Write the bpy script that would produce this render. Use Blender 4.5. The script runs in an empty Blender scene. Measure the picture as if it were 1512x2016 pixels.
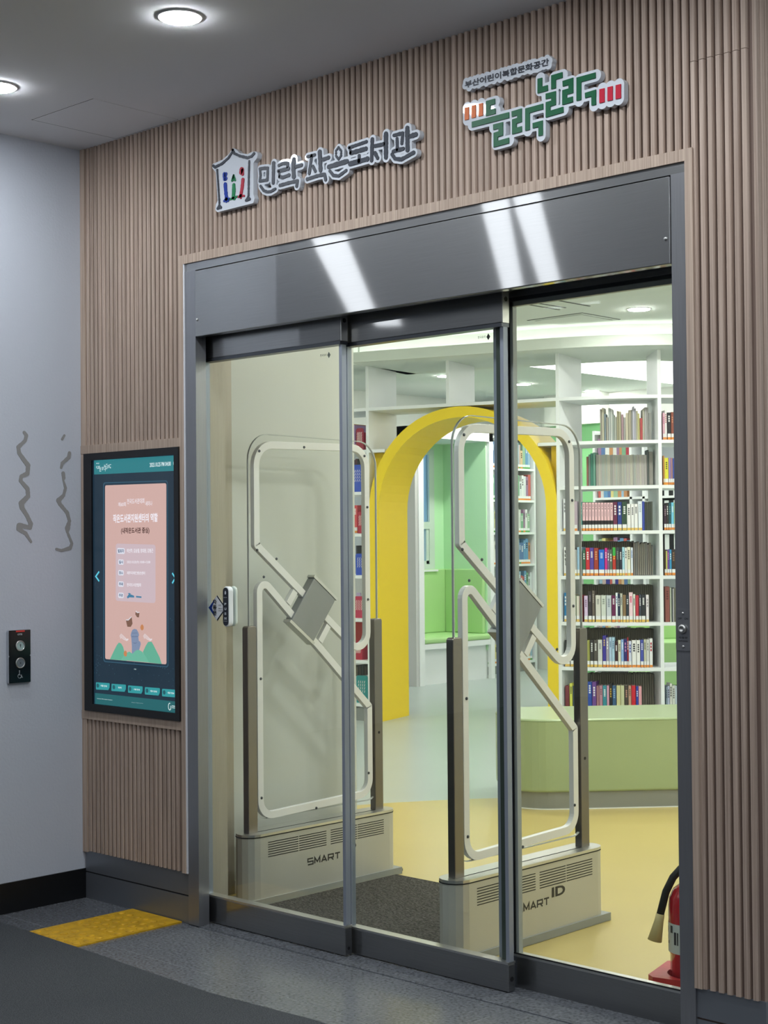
import bpy, bmesh, math, random
import numpy as np
from mathutils import Matrix, Vector

random.seed(7)
S = bpy.context.scene
COL = S.collection

# ------------------------------------------------------------------ camera
F = 3036.663
CX, CY = 756.0, 1008.0
CAM = np.array([5.30034, -3.74332, 1.45])
ROT = np.array([[0.72299464, 0.01953943, 0.69057727],
                [0.69080165, -0.0081829, -0.72299801],
                [-0.00847605, 0.9997756, -0.01941406]])
cd = bpy.data.cameras.new('camera')
cam = bpy.data.objects.new('camera', cd)
COL.objects.link(cam)
cam.matrix_world = Matrix([[*ROT[0], CAM[0]], [*ROT[1], CAM[1]], [*ROT[2], CAM[2]], [0, 0, 0, 1]])
cd.sensor_fit = 'HORIZONTAL'
cd.sensor_width = 36.0
cd.lens = 36.0 * F / 1512.0
cd.clip_start = 0.05
cd.clip_end = 100
S.camera = cam

# ------------------------------------------------------------------ world, exposure
W = bpy.data.worlds.new('world')
S.world = W
W.use_nodes = True
W.node_tree.nodes['Background'].inputs[0].default_value = (0.42, 0.66, 1.0, 1)
W.node_tree.nodes['Background'].inputs[1].default_value = 1.3
S.view_settings.view_transform = 'Standard'
S.view_settings.look = 'None'
S.view_settings.gamma = 1.0
S.view_settings.use_curve_mapping = False
S.view_settings.exposure = 0.0

LOBBY_DOWN = 300.0      # lobby downlight radiance
LOBBY_STRIP = 6.0       # lobby linear lamps
INNER_DOWN = 360.0      # library downlights
COVE = 9.0             # LED strip in the cove
SKYLIGHT = 3.5          # luminous ceiling panel
COOL = (0.90, 0.95, 1.0)
NEUTRAL = (1.0, 0.985, 0.94)


# ------------------------------------------------------------------ pixel helpers (direction only; distance comes from a surface)
def ray(u, v):
    return ROT @ np.array([u - CX, -(v - CY), -F])
def on_y(u, v, y=0.0):
    d = ray(u, v); return CAM + d * ((y - CAM[1]) / d[1])
def on_x(u, v, x=0.0):
    d = ray(u, v); return CAM + d * ((x - CAM[0]) / d[0])
def on_z(u, v, z=0.0):
    d = ray(u, v); return CAM + d * ((z - CAM[2]) / d[2])
def project(p):
    c = ROT.T @ (np.array(p, float) - CAM); return CX + F * c[0] / -c[2], CY - F * c[1] / -c[2]
def zoomed(ox, oy, s):
    return lambda x, y: (ox + x / s, oy + y / s)


# ------------------------------------------------------------------ materials
def lin(c):
    if isinstance(c, str):
        c = c.lstrip('#'); c = [int(c[i:i + 2], 16) / 255 for i in (0, 2, 4)]
    return tuple(x / 12.92 if x <= 0.04045 else ((x + 0.055) / 1.055) ** 2.4 for x in c)
MATS = {}
def mat(name, color, rough=0.5, metal=0.0, emit=0.0, spec=0.5, noise=None, bump=None, aniso=0.0, coat=0.0):
    """noise=(scale, amount, (sx,sy,sz)); bump=(scale, strength, distance)"""
    if name in MATS: return MATS[name]
    m = bpy.data.materials.new(name); m.use_nodes = True
    nt = m.node_tree; b = nt.nodes['Principled BSDF']
    c = (*lin(color), 1)
    b.inputs['Base Color'].default_value = c
    b.inputs['Roughness'].default_value = rough
    b.inputs['Metallic'].default_value = metal
    b.inputs['Specular IOR Level'].default_value = spec
    if coat: b.inputs['Coat Weight'].default_value = coat
    if aniso:
        b.inputs['Anisotropic'].default_value = aniso
    if emit:
        b.inputs['Emission Color'].default_value = c
        b.inputs['Emission Strength'].default_value = emit
    if noise or bump:
        tc = nt.nodes.new('ShaderNodeTexCoord')
    if noise:
        sc, am, st = noise
        mp = nt.nodes.new('ShaderNodeMapping'); mp.inputs['Scale'].default_value = st
        nz = nt.nodes.new('ShaderNodeTexNoise'); nz.inputs['Scale'].default_value = sc; nz.inputs['Detail'].default_value = 5
        nt.links.new(tc.outputs['Object'], mp.inputs[0]); nt.links.new(mp.outputs[0], nz.inputs['Vector'])
        mx = nt.nodes.new('ShaderNodeMix'); mx.data_type = 'RGBA'; mx.blend_type = 'MULTIPLY'
        mx.inputs[0].default_value = 1.0
        rp = nt.nodes.new('ShaderNodeValToRGB')
        rp.color_ramp.elements[0].position = 0.3; rp.color_ramp.elements[1].position = 0.7
        lo = 1 - am; hi = 1 + am * 0.5
        rp.color_ramp.elements[0].color = (lo, lo, lo, 1); rp.color_ramp.elements[1].color = (hi, hi, hi, 1)
        nt.links.new(nz.outputs['Fac'], rp.inputs[0])
        mx.inputs[6].default_value = c
        nt.links.new(rp.outputs[0], mx.inputs[7])
        nt.links.new(mx.outputs[2], b.inputs['Base Color'])
    if bump:
        sc, st, di = bump[:3]
        nz = nt.nodes.new('ShaderNodeTexNoise'); nz.inputs['Scale'].default_value = sc; nz.inputs['Detail'].default_value = 3
        src = tc.outputs['Object']
        if len(bump) > 3:
            mp = nt.nodes.new('ShaderNodeMapping'); mp.inputs['Scale'].default_value = bump[3]
            nt.links.new(src, mp.inputs[0]); src = mp.outputs[0]
        nt.links.new(src, nz.inputs['Vector'])
        bp = nt.nodes.new('ShaderNodeBump'); bp.inputs['Strength'].default_value = st; bp.inputs['Distance'].default_value = di
        nt.links.new(nz.outputs['Fac'], bp.inputs['Height']); nt.links.new(bp.outputs[0], b.inputs['Normal'])
    MATS[name] = m
    return m
def glass(name, tint, ior=1.45, rough=0.0, gain=1.0):
    if name in MATS: return MATS[name]
    m = bpy.data.materials.new(name); m.use_nodes = True
    nt = m.node_tree; nt.nodes.remove(nt.nodes['Principled BSDF'])
    out = nt.nodes['Material Output']
    t = nt.nodes.new('ShaderNodeBsdfTransparent'); t.inputs[0].default_value = (*tint, 1)
    g = nt.nodes.new('ShaderNodeBsdfGlossy'); g.inputs['Roughness'].default_value = rough; g.inputs[0].default_value = (gain, gain, gain, 1)
    f = nt.nodes.new('ShaderNodeFresnel'); f.inputs[0].default_value = ior
    ge = nt.nodes.new('ShaderNodeNewGeometry'); mi = nt.nodes.new('ShaderNodeMix'); mi.data_type = 'FLOAT'
    mi.inputs[2].default_value = ior; mi.inputs[3].default_value = 1.0 / ior      # same reflectance from either side of the pane
    nt.links.new(ge.outputs['Backfacing'], mi.inputs[0]); nt.links.new(mi.outputs[0], f.inputs[0])
    mx = nt.nodes.new('ShaderNodeMixShader')
    nt.links.new(f.outputs[0], mx.inputs[0]); nt.links.new(t.outputs[0], mx.inputs[1]); nt.links.new(g.outputs[0], mx.inputs[2])
    nt.links.new(mx.outputs[0], out.inputs[0])
    MATS[name] = m
    return m
def lamp(name, color, strength):
    if name in MATS: return MATS[name]
    m = bpy.data.materials.new(name); m.use_nodes = True
    nt = m.node_tree; nt.nodes.remove(nt.nodes['Principled BSDF'])
    e = nt.nodes.new('ShaderNodeEmission'); e.inputs[0].default_value = (*color, 1); e.inputs[1].default_value = strength
    nt.links.new(e.outputs[0], nt.nodes['Material Output'].inputs[0])
    MATS[name] = m
    return m
def wood(name, color):
    """vertical-grain laminate, each slat a little different"""
    m = mat(name, color, 0.55, spec=0.3)
    nt = m.node_tree; b = nt.nodes['Principled BSDF']
    tc = nt.nodes.new('ShaderNodeTexCoord'); oi = nt.nodes.new('ShaderNodeObjectInfo')
    mp = nt.nodes.new('ShaderNodeMapping'); mp.inputs['Scale'].default_value = (230, 230, 2.2)
    ad = nt.nodes.new('ShaderNodeVectorMath'); ad.operation = 'ADD'
    sc = nt.nodes.new('ShaderNodeVectorMath'); sc.operation = 'SCALE'; sc.inputs[3].default_value = 37.0
    cb = nt.nodes.new('ShaderNodeCombineXYZ')
    for k in range(3): nt.links.new(oi.outputs['Random'], cb.inputs[k])
    nt.links.new(cb.outputs[0], sc.inputs[0])
    nt.links.new(tc.outputs['Object'], ad.inputs[0]); nt.links.new(sc.outputs[0], ad.inputs[1])
    nt.links.new(ad.outputs[0], mp.inputs[0])
    nz = nt.nodes.new('ShaderNodeTexNoise'); nz.inputs['Scale'].default_value = 1.0; nz.inputs['Detail'].default_value = 4
    nt.links.new(mp.outputs[0], nz.inputs['Vector'])
    rp = nt.nodes.new('ShaderNodeValToRGB')
    c = lin(color)
    rp.color_ramp.elements[0].position = 0.28; rp.color_ramp.elements[0].color = (c[0] * .66, c[1] * .62, c[2] * .60, 1)
    rp.color_ramp.elements[1].position = 0.68; rp.color_ramp.elements[1].color = (c[0] * 1.12, c[1] * 1.12, c[2] * 1.12, 1)
    nt.links.new(nz.outputs['Fac'], rp.inputs[0])
    mx = nt.nodes.new('ShaderNodeMix'); mx.data_type = 'RGBA'; mx.blend_type = 'MULTIPLY'; mx.inputs[0].default_value = 1
    mr = nt.nodes.new('ShaderNodeMapRange'); mr.inputs['To Min'].default_value = 0.90; mr.inputs['To Max'].default_value = 1.06
    nt.links.new(oi.outputs['Random'], mr.inputs[0])
    nt.links.new(rp.outputs[0], mx.inputs[6]); nt.links.new(mr.outputs[0], mx.inputs[7])
    nt.links.new(mx.outputs[2], b.inputs['Base Color'])
    return m

M_WOOD = wood('slat_wood', '#b3a092')
M_WOODTRIM = wood('trim_wood', '#b8a595')
M_GAP = mat('slat_backing_wood', '#6d5a50', 0.7)
M_STEEL = mat('brushed_steel', '#7e7f80', 0.36, 0.95, noise=(3.0, 0.10, (2, 2, 300)), coat=1.0)
_b = M_STEEL.node_tree.nodes['Principled BSDF']; _b.inputs['Coat IOR'].default_value = 2.1; _b.inputs['Coat Roughness'].default_value = 0.045
M_STEEL_V = mat('brushed_steel_vertical', '#8f9094', 0.32, 0.7, noise=(3.0, 0.12, (300, 300, 2)))
M_STEEL_D = mat('dark_steel', '#55585d', 0.32, 1.0)
M_ALU = mat('aluminium', '#c9c9c6', 0.35, 1.0)
M_ALUWHITE = mat('satin_aluminium', '#e0e0de', 0.42, 0.15)
M_ANOD = mat('anodised_strip', '#8f96a2', 0.42, 0.35)
M_BASEALU = mat('gate_base_aluminium', '#b9b8b0', 0.4, 0.3)
M_BLACK = mat('black_plastic', '#101114', 0.3)
M_RUBBER = mat('rubber', '#0b0c0f', 0.7)
M_PAINT = mat('lobby_wall_paint', '#bcc1ca', 0.75, bump=(90, 0.35, 0.004))
M_CEIL = mat('lobby_ceiling_paint', '#dcdcde', 0.85)
M_ICEIL = mat('library_ceiling_paint', '#dfe5de', 0.85)
M_WHITE = mat('white_laminate', '#eceff0', 0.42)
M_IWALL = mat('library_wall_paint', '#e6e8e2', 0.6)
M_CREAM = mat('cream_wall_panel', '#c8cbc5', 0.22)
M_GRANITE = mat('granite', '#66696e', 0.2, noise=(95, 0.5, (1, 1, 1)))
M_CARPET = mat('grey_carpet', '#585b5f', 0.95, noise=(260, 0.55, (1, 1, 1)), bump=(330, 0.9, 0.01), spec=0.1)
M_MAT = mat('dark_mat_loops', '#625f59', 0.95, noise=(85, 0.6, (1, 1, 1)), bump=(110, 1.0, 0.03), spec=0.1)
M_YFLOOR = mat('yellow_vinyl', '#c0ad6c', 0.32, noise=(1.5, 0.06, (1, 1, 1)))
M_GFLOOR = mat('grey_vinyl', '#a9b3b0', 0.3, noise=(1.5, 0.06, (1, 1, 1)))
M_TACTILE = mat('yellow_tactile', '#c79a12', 0.55, noise=(25, 0.25, (1, 1, 1)))
M_BASEB = mat('black_baseboard', '#0c0d10', 0.35, noise=(40, 0.3, (1, 1, 1)))
M_KICK = mat('grey_kick_panel', '#7d8188', 0.35, 0.6)
M_YELLOW = mat('yellow_arch_paint', '#f2d322', 0.45)
M_MINT = mat('mint_green_wall', '#bfeabc', 0.6)
M_LIME = mat('lime_leather', '#b0da94', 0.4, noise=(3, 0.05, (1, 1, 1)))
M_BENCH = mat('bench_leather', '#a3b48a', 0.28, noise=(3, 0.05, (1, 1, 1)))
M_TOE = mat('grey_toe_kick', '#8b8e8b', 0.5)
M_GLASS = glass('door_glass', (0.955, 0.975, 0.96), 1.33)
M_ACRYL = glass('acrylic', (0.985, 0.99, 0.985), 1.12)
M_ACRYLEDGE = mat('acrylic_edge', '#b9bdba', 0.2, 0.0)
M_LAMP_L = lamp('lobby_lamp', COOL, LOBBY_DOWN)
M_LAMP_S = lamp('lobby_strip_lamp', COOL, LOBBY_STRIP)
M_LAMP_I = lamp('library_lamp', NEUTRAL, INNER_DOWN)
M_COVE = lamp('cove_led', NEUTRAL, COVE)
M_SKY = lamp('luminous_panel', (1.0, 0.99, 0.95), SKYLIGHT)
M_LAMPRING = mat('lamp_ring', '#d8d8d6', 0.5)
M_SIGNWHITE = mat('sign_white', '#ccd1d8', 0.04, spec=.4)
M_INK = mat('sign_charcoal', '#4a4e55', 0.3)
M_PAGES = mat('book_pages', '#d8d2c2', 0.9)
M_PAGES_SHADED = mat('book_pages_shaded', '#aaa598', 0.95)  # pages greyed: shade behind the front rows painted into their colour
M_SPINE = mat('spine_label_white', '#e6e8ea', 0.6)
M_ORANGE = mat('spine_band_orange', '#dd8c3c', 0.6)
M_AMBER = mat('spine_band_amber', '#d9b45a', 0.6)
M_GREENB = mat('spine_band_green', '#57a050', 0.6)
M_BAND = {'o': M_ORANGE, 'a': M_AMBER, 'g': M_GREENB}
def paint(hexc, rough=0.5, **k):
    return mat('colour_' + hexc.lstrip('#') + ('' if rough == 0.5 else '_%d' % int(rough * 100)), hexc, rough, **k)
def glow(hexc, e):
    m = mat('screen_%s_%d' % (hexc.lstrip('#'), int(e * 100)), hexc, 0.25, emit=e, spec=0.4)
    m.node_tree.nodes['Principled BSDF'].inputs['Base Color'].default_value = (.02, .02, .02, 1)
    return m


# ------------------------------------------------------------------ mesh helpers
def new_mesh(name, verts, faces, mats, idx=None, smooth=False):
    me = bpy.data.meshes.new(name)
    me.from_pydata([tuple(map(float, v)) for v in verts], [], faces)
    for m in (mats if isinstance(mats, (list, tuple)) else [mats]): me.materials.append(m)
    if idx is not None: me.polygons.foreach_set('material_index', idx)
    if smooth: me.polygons.foreach_set('use_smooth', [True] * len(me.polygons))
    me.update()
    return me
def link(name, me, parent=None, loc=None, rz=0.0):
    o = bpy.data.objects.new(name, me); COL.objects.link(o)
    if parent is not None: o.parent = parent
    if loc is not None: o.location = loc
    if rz: o.rotation_euler = (0, 0, rz)
    return o
def tag(o, label=None, cat=None, group=None, kind=None):
    if label: o['label'] = label
    if cat: o['category'] = cat
    if group: o['group'] = group
    if kind: o['kind'] = kind
    return o
def thing(name, label, cat, loc=(0, 0, 0), rz=0.0, group=None):
    o = bpy.data.objects.new(name, None); COL.objects.link(o)
    o.empty_display_size = 0.05
    o.location = loc; o.rotation_euler = (0, 0, rz)
    return tag(o, label, cat, group)
def struct(o): o['kind'] = 'structure'; return o
def copy_tree(o, parent=None):
    c = o.copy(); COL.objects.link(c)
    if parent is not None: c.parent = parent
    for ch in list(o.children): copy_tree(ch, c)
    return c

class MB:
    """collects shapes into one mesh"""
    def __init__(s): s.v = []; s.f = []; s.m = []
    def add(s, vs, fs, m=0):
        n = len(s.v); s.v += [tuple(map(float, p)) for p in vs]
        s.f += [tuple(i + n for i in f) for f in fs]; s.m += [m] * len(fs); return s
    def box(s, x0, x1, y0, y1, z0, z1, m=0):
        vs = [(x, y, z) for z in (z0, z1) for y in (y0, y1) for x in (x0, x1)]
        return s.add(vs, [(0, 2, 3, 1), (4, 5, 7, 6), (0, 1, 5, 4), (2, 6, 7, 3), (0, 4, 6, 2), (1, 3, 7, 5)], m)
    def prism(s, pts, h0, h1, axis='z', m=0):
        """polygon pts extruded along an axis; pts given in the other two axes' order"""
        n = len(pts)
        def p(a, b, h):
            return (a, b, h) if axis == 'z' else (a, h, b) if axis == 'y' else (h, a, b)
        vs = [p(a, b, h0) for a, b in pts] + [p(a, b, h1) for a, b in pts]
        fs = [tuple(range(n))[::-1], tuple(range(n, 2 * n))] + [(i, (i + 1) % n, n + (i + 1) % n, n + i) for i in range(n)]
        return s.add(vs, fs, m)
    def tube(s, pts, r, n=10, m=0, cap=True):
        pts = [Vector(p) for p in pts]; rs = r if isinstance(r, (list, tuple)) else [r] * len(pts)
        rings = []; up = None
        for i, p in enumerate(pts):
            t = (pts[min(i + 1, len(pts) - 1)] - pts[max(i - 1, 0)]).normalized()
            if up is None:
                up = Vector((0, 0, 1)) if abs(t.z) < 0.9 else Vector((1, 0, 0))
            a = t.cross(up).normalized(); b = a.cross(t).normalized(); up = b
            rings.append([p + (a * math.cos(2 * math.pi * k / n) + b * math.sin(2 * math.pi * k / n)) * rs[i] for k in range(n)])
        vs = [q for g in rings for q in g]
        fs = [(i * n + k, i * n + (k + 1) % n, (i + 1) * n + (k + 1) % n, (i + 1) * n + k) for i in range(len(pts) - 1) for k in range(n)]
        if cap: fs += [tuple(range(n))[::-1], tuple(range((len(pts) - 1) * n, len(pts) * n))]
        return s.add(vs, fs, m)
    def lathe(s, prof, c=(0, 0, 0), n=24, m=0, axis='z'):
        vs = []
        for r, h in prof:
            for k in range(n):
                a = 2 * math.pi * k / n; x, y = r * math.cos(a), r * math.sin(a)
                q = (x, y, h) if axis == 'z' else (x, h, y) if axis == 'y' else (h, x, y)
                vs.append((c[0] + q[0], c[1] + q[1], c[2] + q[2]))
        fs = [(i * n + k, i * n + (k + 1) % n, (i + 1) * n + (k + 1) % n, (i + 1) * n + k) for i in range(len(prof) - 1) for k in range(n)]
        fs += [tuple(range(n))[::-1], tuple(range((len(prof) - 1) * n, len(prof) * n))]
        return s.add(vs, fs, m)
    def mesh(s, name, mats, smooth=False):
        me = new_mesh(name, s.v, s.f, mats, s.m, smooth)
        bm = bmesh.new(); bm.from_mesh(me); bmesh.ops.recalc_face_normals(bm, faces=bm.faces)
        bm.to_mesh(me); bm.free(); return me
    def obj(s, name, mats, parent=None, smooth=False, loc=None, rz=0.0):
        return link(name, s.mesh(name, mats, smooth), parent, loc, rz)
def bevel(o, w=0.004, seg=2):
    md = o.modifiers.new('bevel', 'BEVEL'); md.width = w; md.segments = seg; md.limit_method = 'ANGLE'
    return o
def box(name, x0, x1, y0, y1, z0, z1, m, parent=None, bev=0):
    o = MB().box(x0, x1, y0, y1, z0, z1).obj(name, m, parent)
    if bev: bevel(o, bev)
    return o
def round_corners(pts, radii, seg=6):
    out = []; n = len(pts)
    for i in range(n):
        p = np.array(pts[i], float); a = np.array(pts[i - 1], float) - p; b = np.array(pts[(i + 1) % n], float) - p
        la, lb = np.linalg.norm(a), np.linalg.norm(b); a /= la; b /= lb
        r = radii[i] if isinstance(radii, (list, tuple)) else radii
        ang = math.acos(max(-1, min(1, a @ b)))
        t = min(r / math.tan(ang / 2), 0.48 * la, 0.48 * lb); r = t * math.tan(ang / 2)
        if t < 1e-6: out.append(tuple(p)); continue
        bis = (a + b) / np.linalg.norm(a + b); c = p + bis * (r / math.sin(ang / 2))
        s0 = p + a * t - c; s1 = p + b * t - c
        a0 = math.atan2(s0[1], s0[0]); a1 = math.atan2(s1[1], s1[0]); d = (a1 - a0 + math.pi) % (2 * math.pi) - math.pi
        out += [(c[0] + r * math.cos(a0 + d * k / seg), c[1] + r * math.sin(a0 + d * k / seg)) for k in range(seg + 1)]
    return out
def ring_band(pts, w):
    """closed outline -> (outer, inner) by offsetting inwards w"""
    n = len(pts); P = [np.array(p, float) for p in pts]
    area = sum(P[i][0] * P[(i + 1) % n][1] - P[(i + 1) % n][0] * P[i][1] for i in range(n)); sg = 1 if area > 0 else -1
    inn = []
    for i in range(n):
        d = P[(i + 1) % n] - P[i - 1]; d /= np.linalg.norm(d); inn.append(P[i] + np.array([-d[1], d[0]]) * w * sg)
    return P, inn
def band_mesh(mb, pts, w, x0, x1, m=0):
    """flat closed band in the y-z plane, thickness x0..x1"""
    P, I = ring_band(pts, w); n = len(P)
    vs = [(x0, *p) for p in P] + [(x0, *p) for p in I] + [(x1, *p) for p in P] + [(x1, *p) for p in I]
    fs = []
    for i in range(n):
        j = (i + 1) % n
        fs += [(i, j, n + j, n + i), (2 * n + i, 3 * n + i, 3 * n + j, 2 * n + j), (i, 2 * n + i, 2 * n + j, j), (n + i, n + j, 3 * n + j, 3 * n + i)]
    mb.add(vs, fs, m)
def ribbon(mb, pts, hw, y0, y1, m=0):
    """flat-ended mitred stroke in the x-z plane between depths y0..y1"""
    P = [np.array(p, float) for p in pts]; L = []; Rr = []
    for i in range(len(P)):
        if i == 0: d = P[1] - P[0]; d /= np.linalg.norm(d); nn = np.array([-d[1], d[0]]); k = 1
        elif i == len(P) - 1: d = P[-1] - P[-2]; d /= np.linalg.norm(d); nn = np.array([-d[1], d[0]]); k = 1
        else:
            a = P[i] - P[i - 1]; a /= np.linalg.norm(a); b = P[i + 1] - P[i]; b /= np.linalg.norm(b)
            na = np.array([-a[1], a[0]]); nb = np.array([-b[1], b[0]]); nn = na + nb; nn /= np.linalg.norm(nn); k = 1 / max(0.35, nn @ na)
        L.append(P[i] + nn * hw * k); Rr.append(P[i] - nn * hw * k)
    n = len(P)
    vs = [(p[0], y0, p[1]) for p in L + Rr] + [(p[0], y1, p[1]) for p in L + Rr]
    fs = []
    for i in range(n - 1):
        fs += [(i, i + 1, n + i + 1, n + i), (2 * n + i, 3 * n + i, 3 * n + i + 1, 2 * n + i + 1),
               (i, 2 * n + i, 2 * n + i + 1, i + 1), (n + i, n + i + 1, 3 * n + i + 1, 3 * n + i)]
    fs += [(0, n, 3 * n, 2 * n), (n - 1, 3 * n - 1, 4 * n - 1, 2 * n - 1)]
    mb.add(vs, fs, m)
def densify(poly, step, r=None):
    out = []
    for i in range(len(poly) - 1):
        a, b = np.array(poly[i], float), np.array(poly[i + 1], float)
        k = max(1, int(np.linalg.norm(b - a) / step))
        for j in range(k + (i == len(poly) - 2)): out.append(a + (b - a) * j / k)
    return np.array(out)
def blob(samples, cell, place, name, m, t0, t1, smooth_front=False):
    """samples [(x,z,r)]: the filled union of discs as one plate with a clean contour. place(x,z,t)->xyz"""
    A = np.array(samples, float); pad = A[:, 2].max() + 2 * cell
    x0, x1, z0, z1 = A[:, 0].min() - pad, A[:, 0].max() + pad, A[:, 1].min() - pad, A[:, 1].max() + pad
    nx, nz = int((x1 - x0) / cell) + 2, int((z1 - z0) / cell) + 2
    gx = x0 + cell * np.arange(nx); gz = z0 + cell * np.arange(nz)
    D = np.full((nx, nz), 1e9)
    for x, z, r in A:
        i0, i1 = max(0, int((x - x0 - r - 3 * cell) / cell)), min(nx, int((x - x0 + r + 3 * cell) / cell) + 2)
        j0, j1 = max(0, int((z - z0 - r - 3 * cell) / cell)), min(nz, int((z - z0 + r + 3 * cell) / cell) + 2)
        d = np.hypot(gx[i0:i1, None] - x, gz[None, j0:j1] - z) - r
        D[i0:i1, j0:j1] = np.minimum(D[i0:i1, j0:j1], d)
    D = np.minimum(D, 3 * cell)
    V = []; key = {}; faces = []; edges = []
    def vid(k, x, z):
        if k not in key: key[k] = len(V); V.append((x, z))
        return key[k]
    def corner(i, j): return vid((0, i, j), gx[i], gz[j])
    def cross(i, j, i2, j2):
        a, b = D[i, j], D[i2, j2]; t = a / (a - b)
        return vid((1, min(i, i2), min(j, j2), i != i2), gx[i] + (gx[i2] - gx[i]) * t, gz[j] + (gz[j2] - gz[j]) * t)
    ins = D < 0
    for i in range(nx - 1):
        j = 0
        while j < nz - 1:
            cs = [(i, j), (i + 1, j), (i + 1, j + 1), (i, j + 1)]; st = [ins[c] for c in cs]
            if not any(st): j += 1; continue
            if all(st): faces.append([corner(*c) for c in cs]); j += 1; continue
            poly = []; cr = []
            for k in range(4):
                c, d = cs[k], cs[(k + 1) % 4]
                if ins[c]: poly.append(corner(*c))
                if ins[c] != ins[d]:
                    q = cross(*c, *d); poly.append(q); cr.append((len(poly) - 1, ins[c]))
            faces.append(poly)
            for a, leaving in cr:
                if leaving: edges.append((poly[a], poly[(a + 1) % len(poly)]))
            j += 1
    n = len(V)
    vs = [place(x, z, t1) for x, z in V]
    fs = [tuple(f) for f in faces]; used = sorted({e for ed in edges for e in ed}); mp = {v: n + k for k, v in enumerate(used)}
    vs += [place(*V[v], t0) for v in used]
    fs += [(a, b, mp[b], mp[a]) for a, b in edges]
    mb = MB(); mb.add(vs, fs)
    me = mb.mesh(name, m)
    return me
def text_mesh(body, bold=0.0, spacing=1.0):
    """vertices (2-D) and faces of a line of text in the built-in font"""
    cu = bpy.data.curves.new('lettering', 'FONT'); cu.body = body; cu.size = 1.0; cu.offset = bold
    cu.space_character = spacing; cu.resolution_u = 3; cu.fill_mode = 'FRONT'
    o = bpy.data.objects.new('lettering', cu); COL.objects.link(o)
    dg = bpy.context.evaluated_depsgraph_get(); dg.update()
    me = bpy.data.meshes.new_from_object(o.evaluated_get(dg))
    vs = np.array([v.co[:2] for v in me.vertices]).reshape(-1, 2); fs = [tuple(p.vertices) for p in me.polygons]
    bpy.data.objects.remove(o); bpy.data.curves.remove(cu); bpy.data.meshes.remove(me)
    return vs, fs
def add_text(mb, body, x0, x1, z0, z1, place, m=0, bold=0.0, spacing=1.0):
    """text stretched into the rectangle; place(x, z)->xyz"""
    vs, fs = text_mesh(body, bold, spacing)
    if len(vs) == 0: return None
    lo, hi = vs.min(0), vs.max(0); sp = np.maximum(hi - lo, 1e-6)
    q = (vs - lo) / sp
    q = np.column_stack([x0 + q[:, 0] * (x1 - x0), z0 + q[:, 1] * (z1 - z0)])
    mb.add([place(a, b) for a, b in q], fs, m)
    return q


# ================================================================== THE SETTING
ZC = 3.084              # lobby ceiling
ZI = 3.06               # library ceiling
XL = 0.0                # left lobby wall
P = 0.0271              # slat pitch
# floor ------------------------------------------------------------
floor = struct(box('floor', -3.3, 8.5, -7.5, 0.215, -0.12, -0.0012, mat('grout', '#a4a8ac', 0.8)))
tile_me = {}
random.seed(3)
for ix in range(-6, 14):
    for iy in range(-12, 1):
        x0 = 0.45 + 0.6 * ix; y0 = -0.385 + 0.6 * iy
        if x0 < -3.3 or y0 < -7.5 or x0 > 8: continue
        if iy < -2 and not (ix % 1 == 0): continue
        if y0 < -1.2: continue
        if 'a' not in tile_me:
            tile_me['a'] = MB().box(0.0015, 0.5985, 0.0015, 0.5985, -0.014, 0.0).mesh('tile', M_GRANITE)
        if x0 < -0.2 or x0 > 4.2: continue
        link('tile', tile_me['a'], floor, (x0, y0, random.uniform(-0.0003, 0.0)))
plain = MB().box(-3.3, 8.5, -7.5, -0.985, -0.014, 0.0).box(-3.3, -0.15, -0.985, 0.215, -0.014, 0).box(4.65, 8.5, -0.985, 0.215, -0.014, 0).obj('tile_field', M_GRANITE, floor)
plain['kind'] = 'stuff'
fl = struct(box('floor_library', -6.3, 4.3, 0.215, 10.2, -0.12, 0.0, M_GFLOOR))
pts = [(2.02 + 3.0 * math.cos(a), 1.06 + 3.0 * math.sin(a)) for a in np.linspace(math.radians(-2), math.radians(182), 60)]
pts = [(min(4.2, max(x, -0.99)), y) for x, y in pts]
pts = [(4.2, 0.216)] + [p for p in pts if p[1] > 1.175] + [(-0.97, 1.18), (0.418, 1.18), (0.418, 0.216)]
fy = struct(MB().prism(pts, 0.0, 0.0015).obj('floor_yellow', M_YFLOOR))
# ceilings -----------------------------------------------------------
struct(box('ceiling', -3.3, 8.5, -7.5, 0.35, ZC, ZC + 0.1, M_CEIL))
struct(box('ceiling_library', -6.3, 4.3, 0.2, 10.2, ZI, ZI + 0.024, M_ICEIL))
# access hatch in the lobby ceiling
ht = MB(); w_ = 0.004
hx0, hx1, hy0, hy1 = 0.262, 0.655, -0.403, -0.012
hatch = thing('ceiling_hatch', 'square flush access hatch in the grey lobby ceiling', 'hatch', (0.46, -0.2, ZC))
MB().box(hx0, hx1, hy0, hy1, ZC - 0.0015, ZC + 0.001).obj('panel', M_CEIL, hatch).matrix_parent_inverse = hatch.matrix_world.inverted()
def fixparent(o, p):
    o.parent = p; o.matrix_parent_inverse = Matrix.Translation(-Vector(p.location)) if not p.rotation_euler.z else (Matrix.Translation(Vector(p.location)) @ Matrix.Rotation(p.rotation_euler.z, 4, 'Z')).inverted(); return o
for c in hatch.children: fixparent(c, hatch)
g = MB(); g.box(hx0 - .004, hx0, hy0 - .004, hy1 + .004, ZC - .001, ZC + .001).box(hx0, hx1, hy0 - .002, hy0, ZC - .0005, ZC + .001)
g.box(hx0, hx1, hy1, hy1 + .003, ZC - .001, ZC + .001)
fixparent(g.obj('shadow_gap', M_RUBBER), hatch)
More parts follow.
